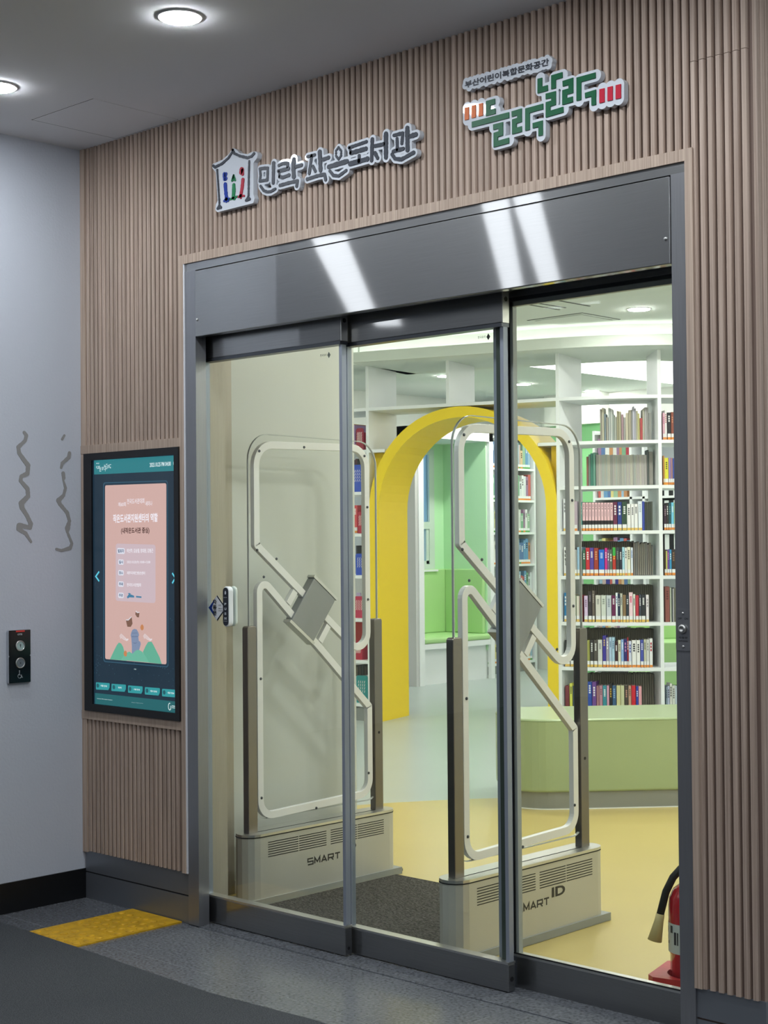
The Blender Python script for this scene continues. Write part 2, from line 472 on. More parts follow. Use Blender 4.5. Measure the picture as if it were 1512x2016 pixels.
# lobby walls ---------------------------------------------------------
wl = struct(box('wall_left', -3.3, XL, -1.1, 0.3, 0.0, ZC, M_PAINT))
struct(box('wall_far_left', -3.4, -3.3, -7.5, -1.1, 0, ZC, M_PAINT))
struct(box('wall_back', -3.4, 8.6, -7.6, -7.5, 0, ZC, M_PAINT))
struct(box('wall_right', 8.5, 8.6, -7.5, 0.4, 0, ZC, M_PAINT))
struct(box('wall_front_right', 3.10, 8.5, 0.32, 0.42, 0, ZC, M_PAINT))
bb = struct(box('baseboard_left', -0.02, 0.007, -1.107, 0.02, 0.0, 0.12, M_BASEB))
# slatted entrance wall ------------------------------------------------
wf = struct(MB().box(0.0, 0.665, 0.012, 0.2, 0.0, ZC).box(0.665, 2.918, 0.012, 0.2, 2.5, ZC).box(2.918, 3.128, 0.012, 0.32, 0.0, ZC).obj('wall_front', M_GAP))
slat_me = {}
def slat(x, z0, z1, parent, ret=False, y=0.0):
    k = (round(z1 - z0, 3), ret)
    if k not in slat_me:
        pr = [(-.0092, .0125), (-.0092, .004), (-.0066, 0.0), (.0066, 0.0), (.0092, .004), (.0092, .0125)]
        if ret: pr = [(-b, a) for a, b in pr]
        slat_me[k] = MB().prism(pr, 0, z1 - z0).mesh('slat', M_WOOD)
    return link('slat', slat_me[k], parent, (x, y, z0))
n = 0
x = 0.045
while x < 3.13:
    if x < 0.64:
        slat(x, 1.857, ZC, wf); slat(x, 0.195, 0.735, wf)
    elif x < 2.93:
        slat(x, 2.556 if x > 0.66 else 1.857, ZC, wf)
    else:
        slat(x, 0.193, 2.80, wf); slat(x, 2.8015, ZC, wf)
    x += P
for k in range(11):
    slat(3.128 + 0.0125, 0.193, ZC, wf, True, 0.022 + k * P)
# wooden trims of the panelling
trim_n = [0]
def trim(mb, m, nm=None):
    trim_n[0] += 1
    return struct(mb.obj('trim_%d' % trim_n[0], m))
trim(MB().box(0.001, 0.031, -0.004, 0.0125, 0.19, ZC), M_WOODTRIM)                                     # corner lath
trim(MB().box(0.001, 0.648, -0.006, 0.0125, 1.823, 1.857).box(0.001, 0.648, -0.006, 0.0125, 0.735, 0.769), M_WOODTRIM)  # around the screen
trim(MB().box(0.648, 0.672, -0.006, 0.0125, 0.193, 2.556).box(0.672, 2.918, -0.006, 0.0125, 2.522, 2.556).box(2.918, 2.943, -0.006, 0.0125, 0.193, 2.556), M_WOODTRIM)
trim(MB().box(0.672, 0.679, -0.004, 0.0125, 0.193, 2.522), mat('white_edge', '#d9dade', 0.4))
kb = struct(MB().box(0.008, 0.68, 0.006, 0.012, 0.0, 0.104).box(0.008, 0.68, 0.006, 0.012, 0.110, 0.193).obj('baseboard_front', M_KICK))
struct(MB().box(0.008, 0.68, 0.010, 0.0122, 0.10, 0.114).obj('baseboard_gap', M_RUBBER))
struct(MB().box(2.918, 3.136, 0.006, 0.012, 0.0, 0.104).box(2.918, 3.136, 0.006, 0.012, 0.110, 0.193).box(3.128, 3.136, 0.012, 0.32, 0, .193).obj('baseboard_right', M_KICK))
# steel portal ------------------------------------------------------------
hd = struct(MB().box(0.743, 2.866, -0.004, 0.03, 2.236, 2.488).obj('trim_header', M_STEEL))
bevel(hd, 0.003)
sc = MB().lathe([(0.006, 0), (0.005, -.003), (0.002, -.0045)], (0.757, -.004, 2.30), 12, axis='y').lathe([(0.006, 0), (0.005, -.003), (0.002, -.0045)], (2.852, -.004, 2.31), 12, axis='y')
link('screw', MB().lathe([(0.006, 0), (0.005, -.003), (0.002, -.0045)], (0, 0, 0), 12, axis='y').mesh('screw', M_ALU), hd, (0.757, -.004, 2.30))
link('screw', bpy.data.meshes['screw'], hd, (2.852, -.004, 2.31))
struct(MB().box(0.679, 2.918, 0.002, 0.05, 2.492, 2.523).obj('trim_header_top', M_STEEL))
struct(MB().box(0.679, 0.741, 0.0, 0.05, 0.0, 2.492).obj('trim_jamb_left', M_STEEL_V))
jr = struct(MB().box(2.868, 2.918, 0.0, 0.19, 0.0, 2.492).obj('trim_jamb_right', M_STEEL_V))
struct(MB().box(0.66, 0.70, 0.052, 0.064, 0.0, 2.49).obj('trim_pocket', M_RUBBER))
struct(MB().box(0.70, 2.9, 0.045, 0.235, 2.262, 2.49).obj('trim_track_box', M_STEEL_D))
struct(MB().box(0.679, 2.9, 0.0, 0.235, -0.01, 0.003).obj('trim_threshold', M_GRANITE))
# doors ------------------------------------------------------------
def leaf(name, x0, x1, yc, z0, z1, zb, zt, left_strip=True, right_strip=True):
    root = struct(bpy.data.objects.new(name, None)); COL.objects.link(root); root.location = ((x0 + x1) / 2, yc, 0)
    def part(nm, mb, m, bv=0):
        o = mb.obj(nm, m); fixparent(o, root)
        if bv: bevel(o, bv)
        return o
    part('bottom_rail', MB().box(x0, x1, yc - .017, yc + .017, z0, zb), M_STEEL, .003)
    part('bottom_cap', MB().box(x0, x1, yc - .019, yc + .019, zb, zb + .007), M_ALU)
    part('top_rail', MB().box(x0, x1, yc - .017, yc + .017, zt + .012, z1), M_STEEL, .003)
    part('top_cap', MB().box(x0, x1, yc - .019, yc + .019, zt, zt + .012), M_STEEL_D)
    part('glass_pane', MB().box(x0 + .012, x1 - .012, yc - .005, yc + .005, zb + .005, zt + .002), M_GLASS)
    if left_strip: part('edge_strip', MB().box(x0, x0 + .011, yc - .011, yc + .011, zb + .007, zt), M_ANOD)
    if right_strip: part('edge_strip', MB().box(x1 - .014, x1, yc - .011, yc + .011, zb + .007, zt), M_ANOD)
    return root, part
d1, part = leaf('door_1', 0.698, 1.455, 0.085, 0.006, 2.256, 0.103, 2.147)
part('gasket', MB().box(0.688, 0.699, 0.064, 0.076, 0.006, 2.25), M_RUBBER)
part('rail_end', MB().box(1.455, 1.458, 0.069, 0.101, 2.16, 2.255), M_ALU)
part('bolt_hole', MB().lathe([(0.008, 0), (0.008, .001)], (1.458, 0.085, 2.232), 12, axis='x'), M_RUBBER)
part('bolt_hole', MB().lathe([(0.006, 0), (0.006, .001)], (1.4555, 0.085, 0.03), 12, axis='x'), M_RUBBER)
d2, part = leaf('door_2', 1.428, 2.152, 0.128, 0.006, 2.256, 0.093, 2.142)
part('rail_end', MB().box(2.152, 2.155, 0.112, 0.144, 2.155, 2.255), M_ALU)
part('brush_seal', MB().box(2.108, 2.139, .1335, .139, .1, 2.142), paint('#3a443d'))
part('bolt_hole', MB().lathe([(0.008, 0), (0.008, .001)], (2.155, 0.128, 2.232), 12, axis='x'), M_RUBBER)
part('bolt_hole', MB().lathe([(0.008, 0), (0.008, .001)], (2.1525, 0.128, 0.045), 12, axis='x'), M_RUBBER)
w1, part = leaf('window_1', 2.105, 2.90, 0.20, 0.0, 2.30, 0.103, 2.232)
part('mullion', MB().box(2.068, 2.116, .168, .21, 0.0, 2.26), M_ANOD)
part('inner_frame', MB().box(2.121, 2.133, .19, .21, .11, 2.232).box(2.121, 2.90, .19, .21, 2.217, 2.232), mat('pale_frame', '#9aa09a', .5))
part('black_gasket', MB().box(2.117, 2.121, .185, .19, .11, 2.232).box(2.117, 2.9, .183, .187, .108, .114), M_RUBBER)
# maker's mark etched in the corner of each pane
for nm, x, y in (('pane_mark', 1.385, .0795), ('pane_mark', 2.085, .1225)):
    mb = MB(); place = lambda a, b, yy=y: (a, yy, b)
    mb.prism([(x - .008, 2.116), (x, 2.127), (x + .008, 2.116), (x, 2.105)], y - .0004, y, 'y')
    add_text(mb, '한국유리', x - .045, x - .012, 2.113, 2.122, place, bold=.01)
    o = mb.obj(nm, paint('#4f564f')); fixparent(o, d1 if x < 1.5 else d2)

# library shell ------------------------------------------------------
wp = struct(MB().box(-0.15, 0.42, 0.45, 1.175, 0.0, ZI).obj('wall_partition', M_CREAM))
struct(MB().box(0.30, 0.421, 0.2, 0.452, 0.0, 2.5).box(0.64, 0.668, 0.064, 0.206, 0.0, 2.5).obj('trim_post', mat('bronze_steel', '#a9a294', 0.4, 0.25, noise=(3.0, 0.12, (300, 300, 2)))))
struct(MB().box(0.0, 0.66, 0.2, 0.45, 2.5, ZI).obj('wall_over_post', M_CREAM))
struct(MB().box(0.418, 0.426, 0.455, 1.176, 0.0, 0.055).obj('baseboard_partition', M_WHITE))
struct(MB().box(-6.3, 0.0, 1.06, 1.175, 0.0, ZI).obj('wall_library_south', M_IWALL))
struct(MB().box(4.2, 4.3, 0.2, 10.2, 0.0, ZI).obj('wall_library_east', M_IWALL))
struct(MB().box(2.90, 4.3, 0.235, 0.32, 0.0, ZI).box(0.66, 2.9, .235, .30, 2.3, ZI).obj('wall_inner_front', M_IWALL))
struct(MB().box(-6.3, -5.2, 10.08, 10.2, 0.0, ZI).box(-4.6, 4.3, 10.08, 10.2, 0, ZI).obj('wall_library_north', M_IWALL))
struct(MB().box(-5.25, -4.5, 10.0, 10.2, 0.0, 2.72).obj('wall_green', mat('green_wall_paint', '#8fd092', .6)))
struct(MB().box(-5.25, -4.5, 9.9, 10.2, 2.72, ZI).obj('wall_green_pelmet', M_IWALL))
struct(MB().box(-6.3, -6.2, 1.1, 10.2, 0.0, 1.2).box(-6.3, -6.2, 1.1, 7.4, 1.2, ZI).box(-6.3, -6.2, 9.0, 10.2, 1.2, ZI).box(-6.3, -6.2, 7.4, 9.0, 2.55, ZI).obj('wall_library_west', M_IWALL))

# curved double-sided shelving line: straight under the arch, then a drum of radius 1.65
V1 = np.array([-3.4418, 5.2046]); A1 = math.radians(16.3)
L1 = 1.643; RD = 1.65
V2 = V1 + L1 * np.array([math.cos(A1), math.sin(A1)])
DC = V2 + RD * np.array([-math.sin(A1), math.cos(A1)])
AL = math.radians(8.0)
def path(s, off=0.0):
    """point at arc length s (0 at the left jamb of the arch), pushed off behind the front; returns x, y, heading"""
    if s < 0: p = V1 + s * np.array([math.cos(AL), math.sin(AL)]); h = AL
    elif s < L1: p = V1 + s * np.array([math.cos(A1), math.sin(A1)]); h = A1
    else:
        h = A1 + (s - L1) / RD; p = DC + RD * np.array([math.sin(h), -math.cos(h)])
    return p[0] - math.sin(h) * off, p[1] + math.cos(h) * off, h
def strip(s0, s1, o0, o1, z0, z1, n=1, m=0, mb=None):
    mb = mb or MB(); vs = []; fs = []
    for k in range(n + 1):
        s = s0 + (s1 - s0) * k / n
        for o in (o0, o1):
            x, y, h = path(s + (1e-6 if k == 0 else -1e-6 if k == n else 0), o); vs += [(x, y, z0), (x, y, z1)]
    for k in range(n):
        a = 4 * k; b = a + 4
        fs += [(a, b, b + 1, a + 1), (a + 2, a + 3, b + 3, b + 2), (a + 1, b + 1, b + 3, a + 3), (a, a + 2, b + 2, b)]
    fs += [(0, 1, 3, 2), (4 * n, 4 * n + 2, 4 * n + 3, 4 * n + 1)]
    return mb.add(vs, fs, m)
# dropped soffit over the shelving with its LED cove
sof = MB()
for s0, s1, n in ((-2.8, 0, 1), (0, L1, 1), (L1, L1 + 3.4, 26)):
    strip(s0, s1, -0.10, 0.75, 2.88, ZI, n, mb=sof)
    strip(s0, s1, -0.25, -0.10, 2.88, 2.895, n, mb=sof)
    strip(s0, s1, -0.265, -0.245, 2.88, 2.962, n, mb=sof)
struct(sof.obj('ceiling_soffit', M_ICEIL))
cv = thing('cove_lamp', 'continuous LED strip glowing in the white ceiling cove above the shelves', 'lamp', (*path(0.8, -0.2)[:2], 2.896))
mb = MB()
for s0, s1, n in ((-2.8, 0, 1), (0, L1, 1), (L1, L1 + 3.4, 26)): strip(s0, s1, -0.20, -0.17, 2.896, 2.902, n, mb=mb)
fixparent(mb.obj('led_strip', M_COVE), cv)
# luminous panel in the ceiling behind the shelving
a_, b_ = on_z(1137, 731, ZI), on_z(1277, 748, ZI); dd = b_ - a_
p0 = a_ - dd * 1.2; p1 = b_ + dd * 0.5
lp = thing('ceiling_light_panel', 'big glowing white panel in the ceiling behind the round bookcase', 'lamp', (float(a_[0]), float(a_[1]), ZI))
fixparent(MB().prism([(p0[0], p0[1]), (p0[0] + 2.6, p0[1] + 1.2), (p1[0] + 2.6, p1[1] + 1.2), (p1[0], p1[1])], ZI - 0.012, ZI - 0.001).obj('diffuser', M_SKY), lp)

# ------------------------------------------------------------------ lamps
def downlight(loc, r, m, label, group):
    t = thing('downlight', label, 'ceiling light', loc, 0, group)
    MB().lathe([(r * 1.18, 0.0), (r * 1.18, -0.003), (r * 1.0, -0.006), (r * 1.0, 0.0)], n=32).obj('trim_ring', M_LAMPRING, t, True)
    MB().lathe([(r * 0.97, -0.0045), (r * 0.97, -0.0075), (r * .9, -0.009)], n=32).obj('diffuser', m, t)
    return t
for i, x in enumerate((-0.49, 0.54, 1.57, 2.60, 3.63, 4.66, 5.7)):
    if x < 0: continue
    downlight((x, -0.735, ZC), 0.062, M_LAMP_L, 'round downlight in the lobby ceiling closest to the white wall' if i == 1 else 'round downlight in the lobby ceiling between hatch and pavilion plaque' if i == 2 else 'unseen round white downlight glowing in the grey lobby ceiling', 'lobby downlights')
for x, y in ((1.57, -5.2), (3.63, -5.2), (5.7, -5.2), (2.6, -2.6), (3.63, -2.6), (4.66, -2.6), (5.7, -2.6)):  # the row nearer the slats is added, out of view, to brighten them
    downlight((x, y, ZC), 0.062, M_LAMP_L, 'unseen round white downlight glowing in the grey lobby ceiling', 'lobby downlights')
for (x0, y0), (x1, y1), w in (((-0.7, -2.15), (-2.25, -3.96), .19), ((0.5, -2.1), (-0.9, -3.97), .13), ((0.70, -2.1), (-0.61, -3.98), .13)):
    d = np.array([x1 - x0, y1 - y0]); L = np.linalg.norm(d); d /= L
    a = np.array([x0, y0]) - d * 0.3; L = L + 0.9
    t = thing('linear_lamp', 'long linear ceiling lamp set diagonally in the lobby ceiling', 'ceiling light', (float(a[0]), float(a[1]), ZC), math.atan2(d[1], d[0]), 'linear lobby lamps')
    MB().box(0, L, -w * .55, w * .55, -0.012, 0.0).obj('housing', M_LAMPRING, t)
    MB().box(.01, L - .01, -w / 2, w / 2, -0.016, -0.011).obj('diffuser', M_LAMP_S, t)
LIB = [on_z(1258, 608, ZI), on_z(1080, 721, ZI), on_z(1030, 756, ZI), on_z(1165, 769, ZI), on_z(877, 740, ZI)]
for q, lab in zip(LIB, ('library downlight in the ceiling in front of the glowing cove', 'library downlight just behind the upright right of the arch', 'library downlight low above the right shoulder of the yellow arch', 'library downlight below the tip of the glowing ceiling panel', 'library downlight above the crown of the yellow arch')):
    downlight((float(q[0]), float(q[1]), ZI), 0.075, M_LAMP_I, lab, 'library downlights')
for x, y in ((1.0, 1.9), (2.4, 1.9), (3.6, 1.9), (0.7, 3.3), (2.2, 3.5), (3.6, 3.5), (-0.9, 3.3), (-2.4, 3.2), (-4.2, 3.0), (1.0, 5.0), (2.6, 5.4), (-4.6, 5.6), (-1.6, 9.0), (1.2, 8.0), (3.0, 8.0), (-5.3, 4.2)):
    downlight((x, y, ZI), 0.075, M_LAMP_I, 'round white downlight in the pale library ceiling', 'library downlights')
# slot diffuser and hatch of the library ceiling
q = [on_z(*zoomed(980, 540, 4.2)(*p), ZI)[:2] for p in ((240, 380), (580, 422), (1015, 372), (700, 316))]
hh = thing('ceiling_hatch', 'square access hatch in the pale library ceiling', 'hatch', (float(q[0][0]), float(q[0][1]), ZI))
fixparent(MB().prism(q, ZI - .003, ZI + .001).obj('shadow_gap', paint('#5a605c')), hh)
cq = sum(q) / 4
fixparent(MB().prism([cq + (p - cq) * 0.955 for p in q], ZI - .005, ZI + .001).obj('frame', M_ICEIL), hh)
fixparent(MB().prism([cq + (p - cq) * 0.84 for p in q], ZI - .0055, ZI).obj('inner_gap', paint('#5a605c')), hh)
fixparent(MB().prism([cq + (p - cq) * 0.80 for p in q], ZI - .007, ZI).obj('panel', M_ICEIL), hh)
vt = thing('air_diffuser', 'long slot air diffuser with dark slots in the library ceiling', 'air vent', (*map(float, on_z(1080, 590, ZI)[:2]), ZI))
mb = MB()
for a, b, w in (((220, 245), (510, 292), .012), ((310, 235), (560, 275), .012), ((455, 208), (760, 262), .016)):
    pa, pb = on_z(*zoomed(980, 540, 4.2)(*a), ZI)[:2], on_z(*zoomed(980, 540, 4.2)(*b), ZI)[:2]
    d = (pb - pa) / np.linalg.norm(pb - pa); nn = np.array([-d[1], d[0]]) * w / 2; pa = pa - d * 1.0
    mb.prism([pa + nn, pb + nn, pb - nn, pa - nn], ZI - .003, ZI)
fixparent(mb.obj('slot', paint('#3c423f')), vt)

# ================================================================== LOBBY OBJECTS
# tactile paving
def tactile(x, y, ly, lab):
    t = thing('tactile_tile', lab, 'paving tile', (x, y, 0.0), 0, 'yellow tactile tiles')
    MB().box(0, .31, 0, ly, 0.0, 0.006).obj('base', M_TACTILE, t)
    mb = MB()
    for i in range(6):
        for j in range(int(ly / .05)):
            mb.lathe([(.017, .0055), (.014, .0085), (.008, .0105), (.002, .011)], (.03 + i * .05, .025 + j * .05, 0), 10)
    o = mb.obj('dome_field', M_TACTILE, t, True); o['kind'] = 'stuff'
tactile(.328, -.30, .30, 'yellow domed tactile tile touching the grey kick panel')
tactile(.328, -.488, .186, 'yellow domed tactile tile ending at the carpet edge')
carpet = MB().prism([(-3.2, -7.4), (8.4, -7.4), (8.4, -0.50), (1.9, -.515), (1.45, -.545), (.66, -.502), (.30, -.49), (0.02, -.485), (0.02, -1.12), (-3.2, -1.12)], 0.0, 0.012).obj('entrance_carpet', M_CARPET)
tag(carpet, 'large dark grey loop carpet covering the lobby floor up to the granite strip', 'carpet')

# glue residue left on the white wall
zw = zoomed(0, 820, 3.478)
def smear(strokes):
    sm = []
    for pts in strokes:
        q = [on_x(*zw(a, b), 0.0) for a, b, r in pts]
        for i in range(len(q) - 1):
            k = 8
            for j in range(k + 1):
                t = j / k; c = q[i] + (q[i + 1] - q[i]) * t; r = (pts[i][2] + (pts[i + 1][2] - pts[i][2]) * t) / 3.478 * 2.05e-3
                sm.append((c[1], c[2], r * random.uniform(.92, 1.08)))
    me = blob(sm, .0022, lambda a, b, t: (t, a, b), 'glue_mark', paint('#8d8c8a', .7), 0.0, 0.0015)
    return link('glue_mark', me, wl)
smear([[(165, 110, 12), (180, 130, 14), (172, 165, 12), (125, 210, 15), (130, 250, 14), (165, 300, 16), (192, 335, 17), (188, 390, 15), (145, 410, 14), (140, 440, 13), (188, 495, 16), (192, 545, 16), (145, 595, 20), (150, 625, 18), (185, 680, 15), (210, 735, 17), (205, 760, 15), (130, 745, 18), (125, 770, 15), (175, 800, 13), (212, 858, 9)]])
smear([[(440, 130, 9), (425, 155, 9)]])
smear([[(475, 250, 12), (470, 280, 14), (425, 320, 12), (418, 350, 9)]])
smear([[(432, 390, 14), (436, 420, 14), (432, 435, 7), (448, 490, 12), (435, 540, 12), (400, 575, 18), (410, 600, 14), (460, 660, 14), (475, 715, 13), (462, 765, 20), (460, 790, 10), (492, 870, 11), (480, 900, 14), (420, 918, 10), (385, 908, 9)]])

# lift call panel
lc = thing('lift_call_panel', 'black lift call panel with two round steel buttons on the white wall', 'call button', (0.0, -.31, .9))
mb = MB(); mb.prism(round_corners([(-.052, 0), (.052, 0), (.052, .216), (-.052, .216)], .008, 3), 0.0, .012, 'x'); bevel(mb.obj('housing', paint('#9fa4ac', .4), lc), .003)
mb = MB(); mb.prism([(-.049, .004), (.049, .004), (.049, .106), (.045, .110), (.049, .114), (.049, .212), (-.049, .212), (-.049, .114), (-.045, .110), (-.049, .106)], .012, .016, 'x'); mb.obj('face_plate', paint('#0e0f13', .2), lc)
box('indicator', .016, .0168, -.018, .022, .205, .211, glow('#c8281e', .5), lc)
for zz, c in ((.150, '#9fb7b4'), (.082, '#6d757b')):
    b = MB().lathe([(.0215, .0), (.0215, .004), (.018, .006), (.0175, .003)], (.016, 0, zz), 28, axis='x').obj('button', M_ALU, lc, True)
    MB().lathe([(.017, .0), (.017, .0035), (.0155, .004)], (.016, 0, zz), 28, axis='x').obj('button_cap', paint(c, .3), b)
    mb = MB(); mb.prism([(-.0012, zz - .006), (.0012, zz - .006), (.0012, zz + .002), (.004, zz + .002), (0, zz + .007), (-.004, zz + .002), (-.0012, zz + .002)] if zz > .1 else [(-.003, zz), (0, zz - .003), (.003, zz), (0, zz + .003)], .0198, .0204, 'x'); mb.obj('arrow', paint('#22262a'), b)
place = lambda a, b: (.0163, a, b)
mb = MB(); add_text(mb, 'OTIS', -.011, .011, .192, .199, place, bold=.03); mb.obj('lettering', paint('#a8acb2'), lc)
mb = MB()
th = np.linspace(math.radians(110), math.radians(400), 14)
mb.tube([(.0165, -.002 + .008 * math.cos(a), .030 + .008 * math.sin(a)) for a in th], .0009, 6)
mb.tube([(.0165, -.003, .048), (.0165, -.003, .034), (.0165, .006, .034), (.0165, .009, .024), (.0165, .012, .025)], .0011, 6)
mb.lathe([(.0022, 0), (.0022, .0006)], (.0163, -.003, .051), 10, axis='x'); mb.obj('wheelchair_symbol', paint('#b9bdc2'), lc)

# information display set in the slatted panel
kx0, kx1, kz0, kz1 = .031, .648, .771, 1.822
ks = thing('information_display', 'tall black-framed touch screen showing a pink poster on teal', 'display', (.34, 0.0, kz0))
sx0, sx1, sz0, sz1 = .086, .621, .800, 1.793
mb = MB(); mb.box(kx0, kx1, -.014, .0115, kz0, sz0).box(kx0, kx1, -.014, .0115, sz1, kz1).box(kx0, sx0, -.014, .0115, sz0, sz1).box(sx1, kx1, -.014, .0115, sz0, sz1)
fixparent(mb.obj('bezel', mat('bezel_black', '#0c0d11', .35)), ks)
fixparent(box('screen', sx0, sx1, -.0065, .0115, sz0, sz1, glow('#1c3a4e', .55)), ks)
zk = zoomed(160, 860, 3.475)
zb = zoomed(190, 1180, 8.763)
LV = [-.0068]
def kp(z, *pts):
    return [tuple(on_y(*z(a, b), LV[0])[[0, 2]]) for a, b in pts]
def clampk(pts): return [(min(max(a, sx0), sx1), min(max(b, sz0), sz1)) for a, b in pts]
def flat(nm, polys, m, clip=False):
    LV[0] -= .00012
    if nm == 'star_speckle':
        mb = MB()
        for p in polys: mb.add([(a, LV[0], b) for a, b in p], [tuple(range(len(p)))])
        return fixparent(mb.obj(nm, m), ks)
    for p in polys:
        p = clampk(p) if clip else p
        o = MB().add([(a, LV[0], b) for a, b in p], [tuple(range(len(p)))]).obj(nm, m); fixparent(o, ks)
    return o
def letters(nm, items, m):
    LV[0] -= .00012
    for body, z, (ax, ay), (bx, by), bold in items:
        mb = MB(); (x0, z1_), (x1, z0_) = kp(z, (ax, ay), (bx, by)); add_text(mb, body, x0, x1, min(z0_, z1_), max(z0_, z1_), lambda a, b: (a, LV[0], b), bold=bold)
        fixparent(mb.obj(nm, m), ks)
flat('header_bar', [kp(zk, (88, 158), (652, 126), (652, 232), (88, 258))], glow('#2c8f98', .7), True)
flat('footer_bar', [kp(zk, (94, 1752), (656, 1812), (656, 1890), (94, 1826))], glow('#267a80', .6), True)
def rr(z, pts, r): return round_corners(kp(z, *pts), r, 5)
flat('card_glow', [rr(zk, [(150, 312), (592, 298), (596, 1578), (152, 1540)], .012)], glow('#3c6c86', .6))
flat('card_gap', [rr(zk, [(155, 318), (588, 304), (592, 1572), (157, 1534)], .011)], glow('#1f4258', .55))
flat('poster_card', [rr(zk, [(163, 332), (582, 317), (583, 1557), (164, 1520)], .008)], glow('#dcb6ae', .85))
flat('schedule_panel', [rr(zk, [(236, 730), (508, 738), (508, 1138), (236, 1122)], .012)], glow('#cdb8bf', .95))
flat('hill', [kp(zb, (232, 1035), (262, 970), (300, 890), (350, 790), (385, 745), (425, 760), (460, 820), (480, 900), (500, 950), (520, 1060)), kp(zb, (800, 910), (850, 800), (890, 735), (950, 730), (985, 790), (1040, 900), (1090, 1000), (1125, 1115), (900, 1090))], glow('#6fc4a6', .75))
flat('statue', [kp(zb, (590, 620), (600, 570), (620, 525), (655, 508), (695, 520), (725, 575), (735, 620), (722, 640), (730, 715), (755, 730), (765, 770), (740, 860), (715, 900), (640, 950), (610, 940), (610, 800), (600, 660))], glow('#8fa0c0', .75))
flat('hat_line', [kp(zb, (606, 640), (720, 636), (720, 643), (606, 648)), kp(zb, (612, 578), (700, 576), (700, 582), (612, 584)), kp(zb, (612, 745), (665, 752), (715, 742), (665, 762))], glow('#62739a', .7))
flat('hill', [kp(zb, (420, 1045), (460, 985), (520, 920), (570, 900), (620, 940), (680, 880), (735, 870), (790, 905), (850, 985), (910, 1090))], glow('#79cdb0', .75))
flat('tangerine', [kp(zb, (755, 480), (770, 440), (795, 432), (815, 470), (812, 515), (785, 538), (762, 515)), kp(zb, (468, 920), (490, 885), (515, 890), (528, 935), (520, 980), (495, 988), (472, 960))], glow('#dd9460', .75))
flat('book_drawing', [kp(zb, (508, 362), (548, 365), (607, 302), (622, 420), (590, 475), (532, 472)), kp(zb, (672, 218), (705, 236), (742, 230), (732, 312), (700, 308), (670, 260))], glow('#8f6a58', .7))
flat('page_edge', [kp(zb, (505, 348), (550, 342), (602, 292), (605, 308), (552, 365), (508, 362)), kp(zb, (682, 192), (706, 218), (742, 215), (740, 232), (705, 237), (676, 212))], glow('#e6e0e6', .85))
LV[0] -= .00012
mb = MB()
for ox in (0, 408):
    mb = MB()
    for k in range(3):
        ribbon(mb, kp(zb, (398 + ox + k * 8, 640 + k * 20), (425 + ox, 598 + k * 28), (470 + ox, 640 + k * 25), (520 + ox, 690 + k * 12), (548 + ox, 680 + k * 8)), .0012, LV[0], LV[0] + .0001)
    fixparent(mb.obj('wind_swirl', glow('#efe6ea', .85)), ks)['kind'] = 'stuff'
mb = MB(); LV[0] -= .00012
ribbon(mb, kp(zk, (122, 922), (99, 955), (122, 988)), .0035, LV[0], LV[0] + .0001)
fixparent(mb.obj('arrow', glow('#5fd0e8', .95)), ks); mb = MB()
ribbon(mb, kp(zk, (622, 932), (643, 966), (622, 1002)), .0035, LV[0], LV[0] + .0001)
fixparent(mb.obj('arrow', glow('#5fd0e8', .95)), ks)
flat('button', [clampk(rr(zb, [(-10, 1430), (228, 1445), (225, 1520), (205, 1565), (-10, 1555)], .004)), rr(zb, [(260, 1455), (508, 1472), (505, 1550), (485, 1595), (256, 1580)], .004), rr(zb, [(545, 1483), (797, 1502), (795, 1580), (775, 1628), (543, 1610)], .004), rr(zb, [(835, 1512), (1095, 1532), (1092, 1610), (1070, 1660), (833, 1640)], .004), clampk(rr(zb, [(1132, 1542), (1400, 1562), (1400, 1695), (1130, 1672)], .004))], glow('#35aab0', .75))
flat('button_icon', [[(c[0] + .0085 * math.cos(t), c[1] + .0085 * math.sin(t)) for t in np.linspace(0, 2 * math.pi, 18)[:-1]] for c in kp(zb, (22, 1487), (300, 1515), (580, 1545), (872, 1575), (1168, 1605))], glow('#1f6f7c', .6))
flat('list_badge', [rr(zk, p, .006) for p in ([(246, 760), (297, 762), (297, 802), (246, 800)], [(253, 838), (290, 840), (290, 876), (253, 874)], [(253, 911), (290, 913), (290, 949), (253, 947)], [(253, 988), (290, 990), (290, 1027), (253, 1025)], [(253, 1065), (290, 1067), (290, 1104), (253, 1102)])], glow('#e4e6f2', .9))
letters('poster_title', [('작은도서관지원센터의 역할', zk, (217, 530), (523, 582), .03)], glow('#f2ecf4', .95))
letters('poster_subtitle', [('(내작은도서관 중심)', zk, (272, 622), (466, 665), .03)], glow('#6a4038', .5))
sp = [('제60회', (252, 448), (305, 476)), ('전국도서관대회', (312, 424), (432, 456)), ('세미나', (438, 440), (486, 472))]
letters('poster_heading', [(b, zk, p, q, .02) for b, p, q in sp], glow('#f0e4ea', .9))
letters('schedule_text', [('박선주, 김승필, 정대원, 강봉근', zk, (312, 765), (492, 795), .02), ('2023.10.25(수) 10:00~12:00', zk, (312, 846), (472, 870), .02), ('제주국제컨벤션센터', zk, (312, 920), (436, 944), .02), ('한국도서관협회', zk, (312, 1000), (408, 1026), .02)], glow('#f0ecf4', .92))
letters('badge_text', [('발표자', zk, (251, 768), (292, 793), .03), ('일시', zk, (258, 846), (285, 868), .03), ('장소', zk, (258, 919), (285, 941), .03), ('주최', zk, (258, 996), (285, 1019), .03), ('주관', zk, (258, 1073), (285, 1096), .03)], glow('#5a7fa8', .5))
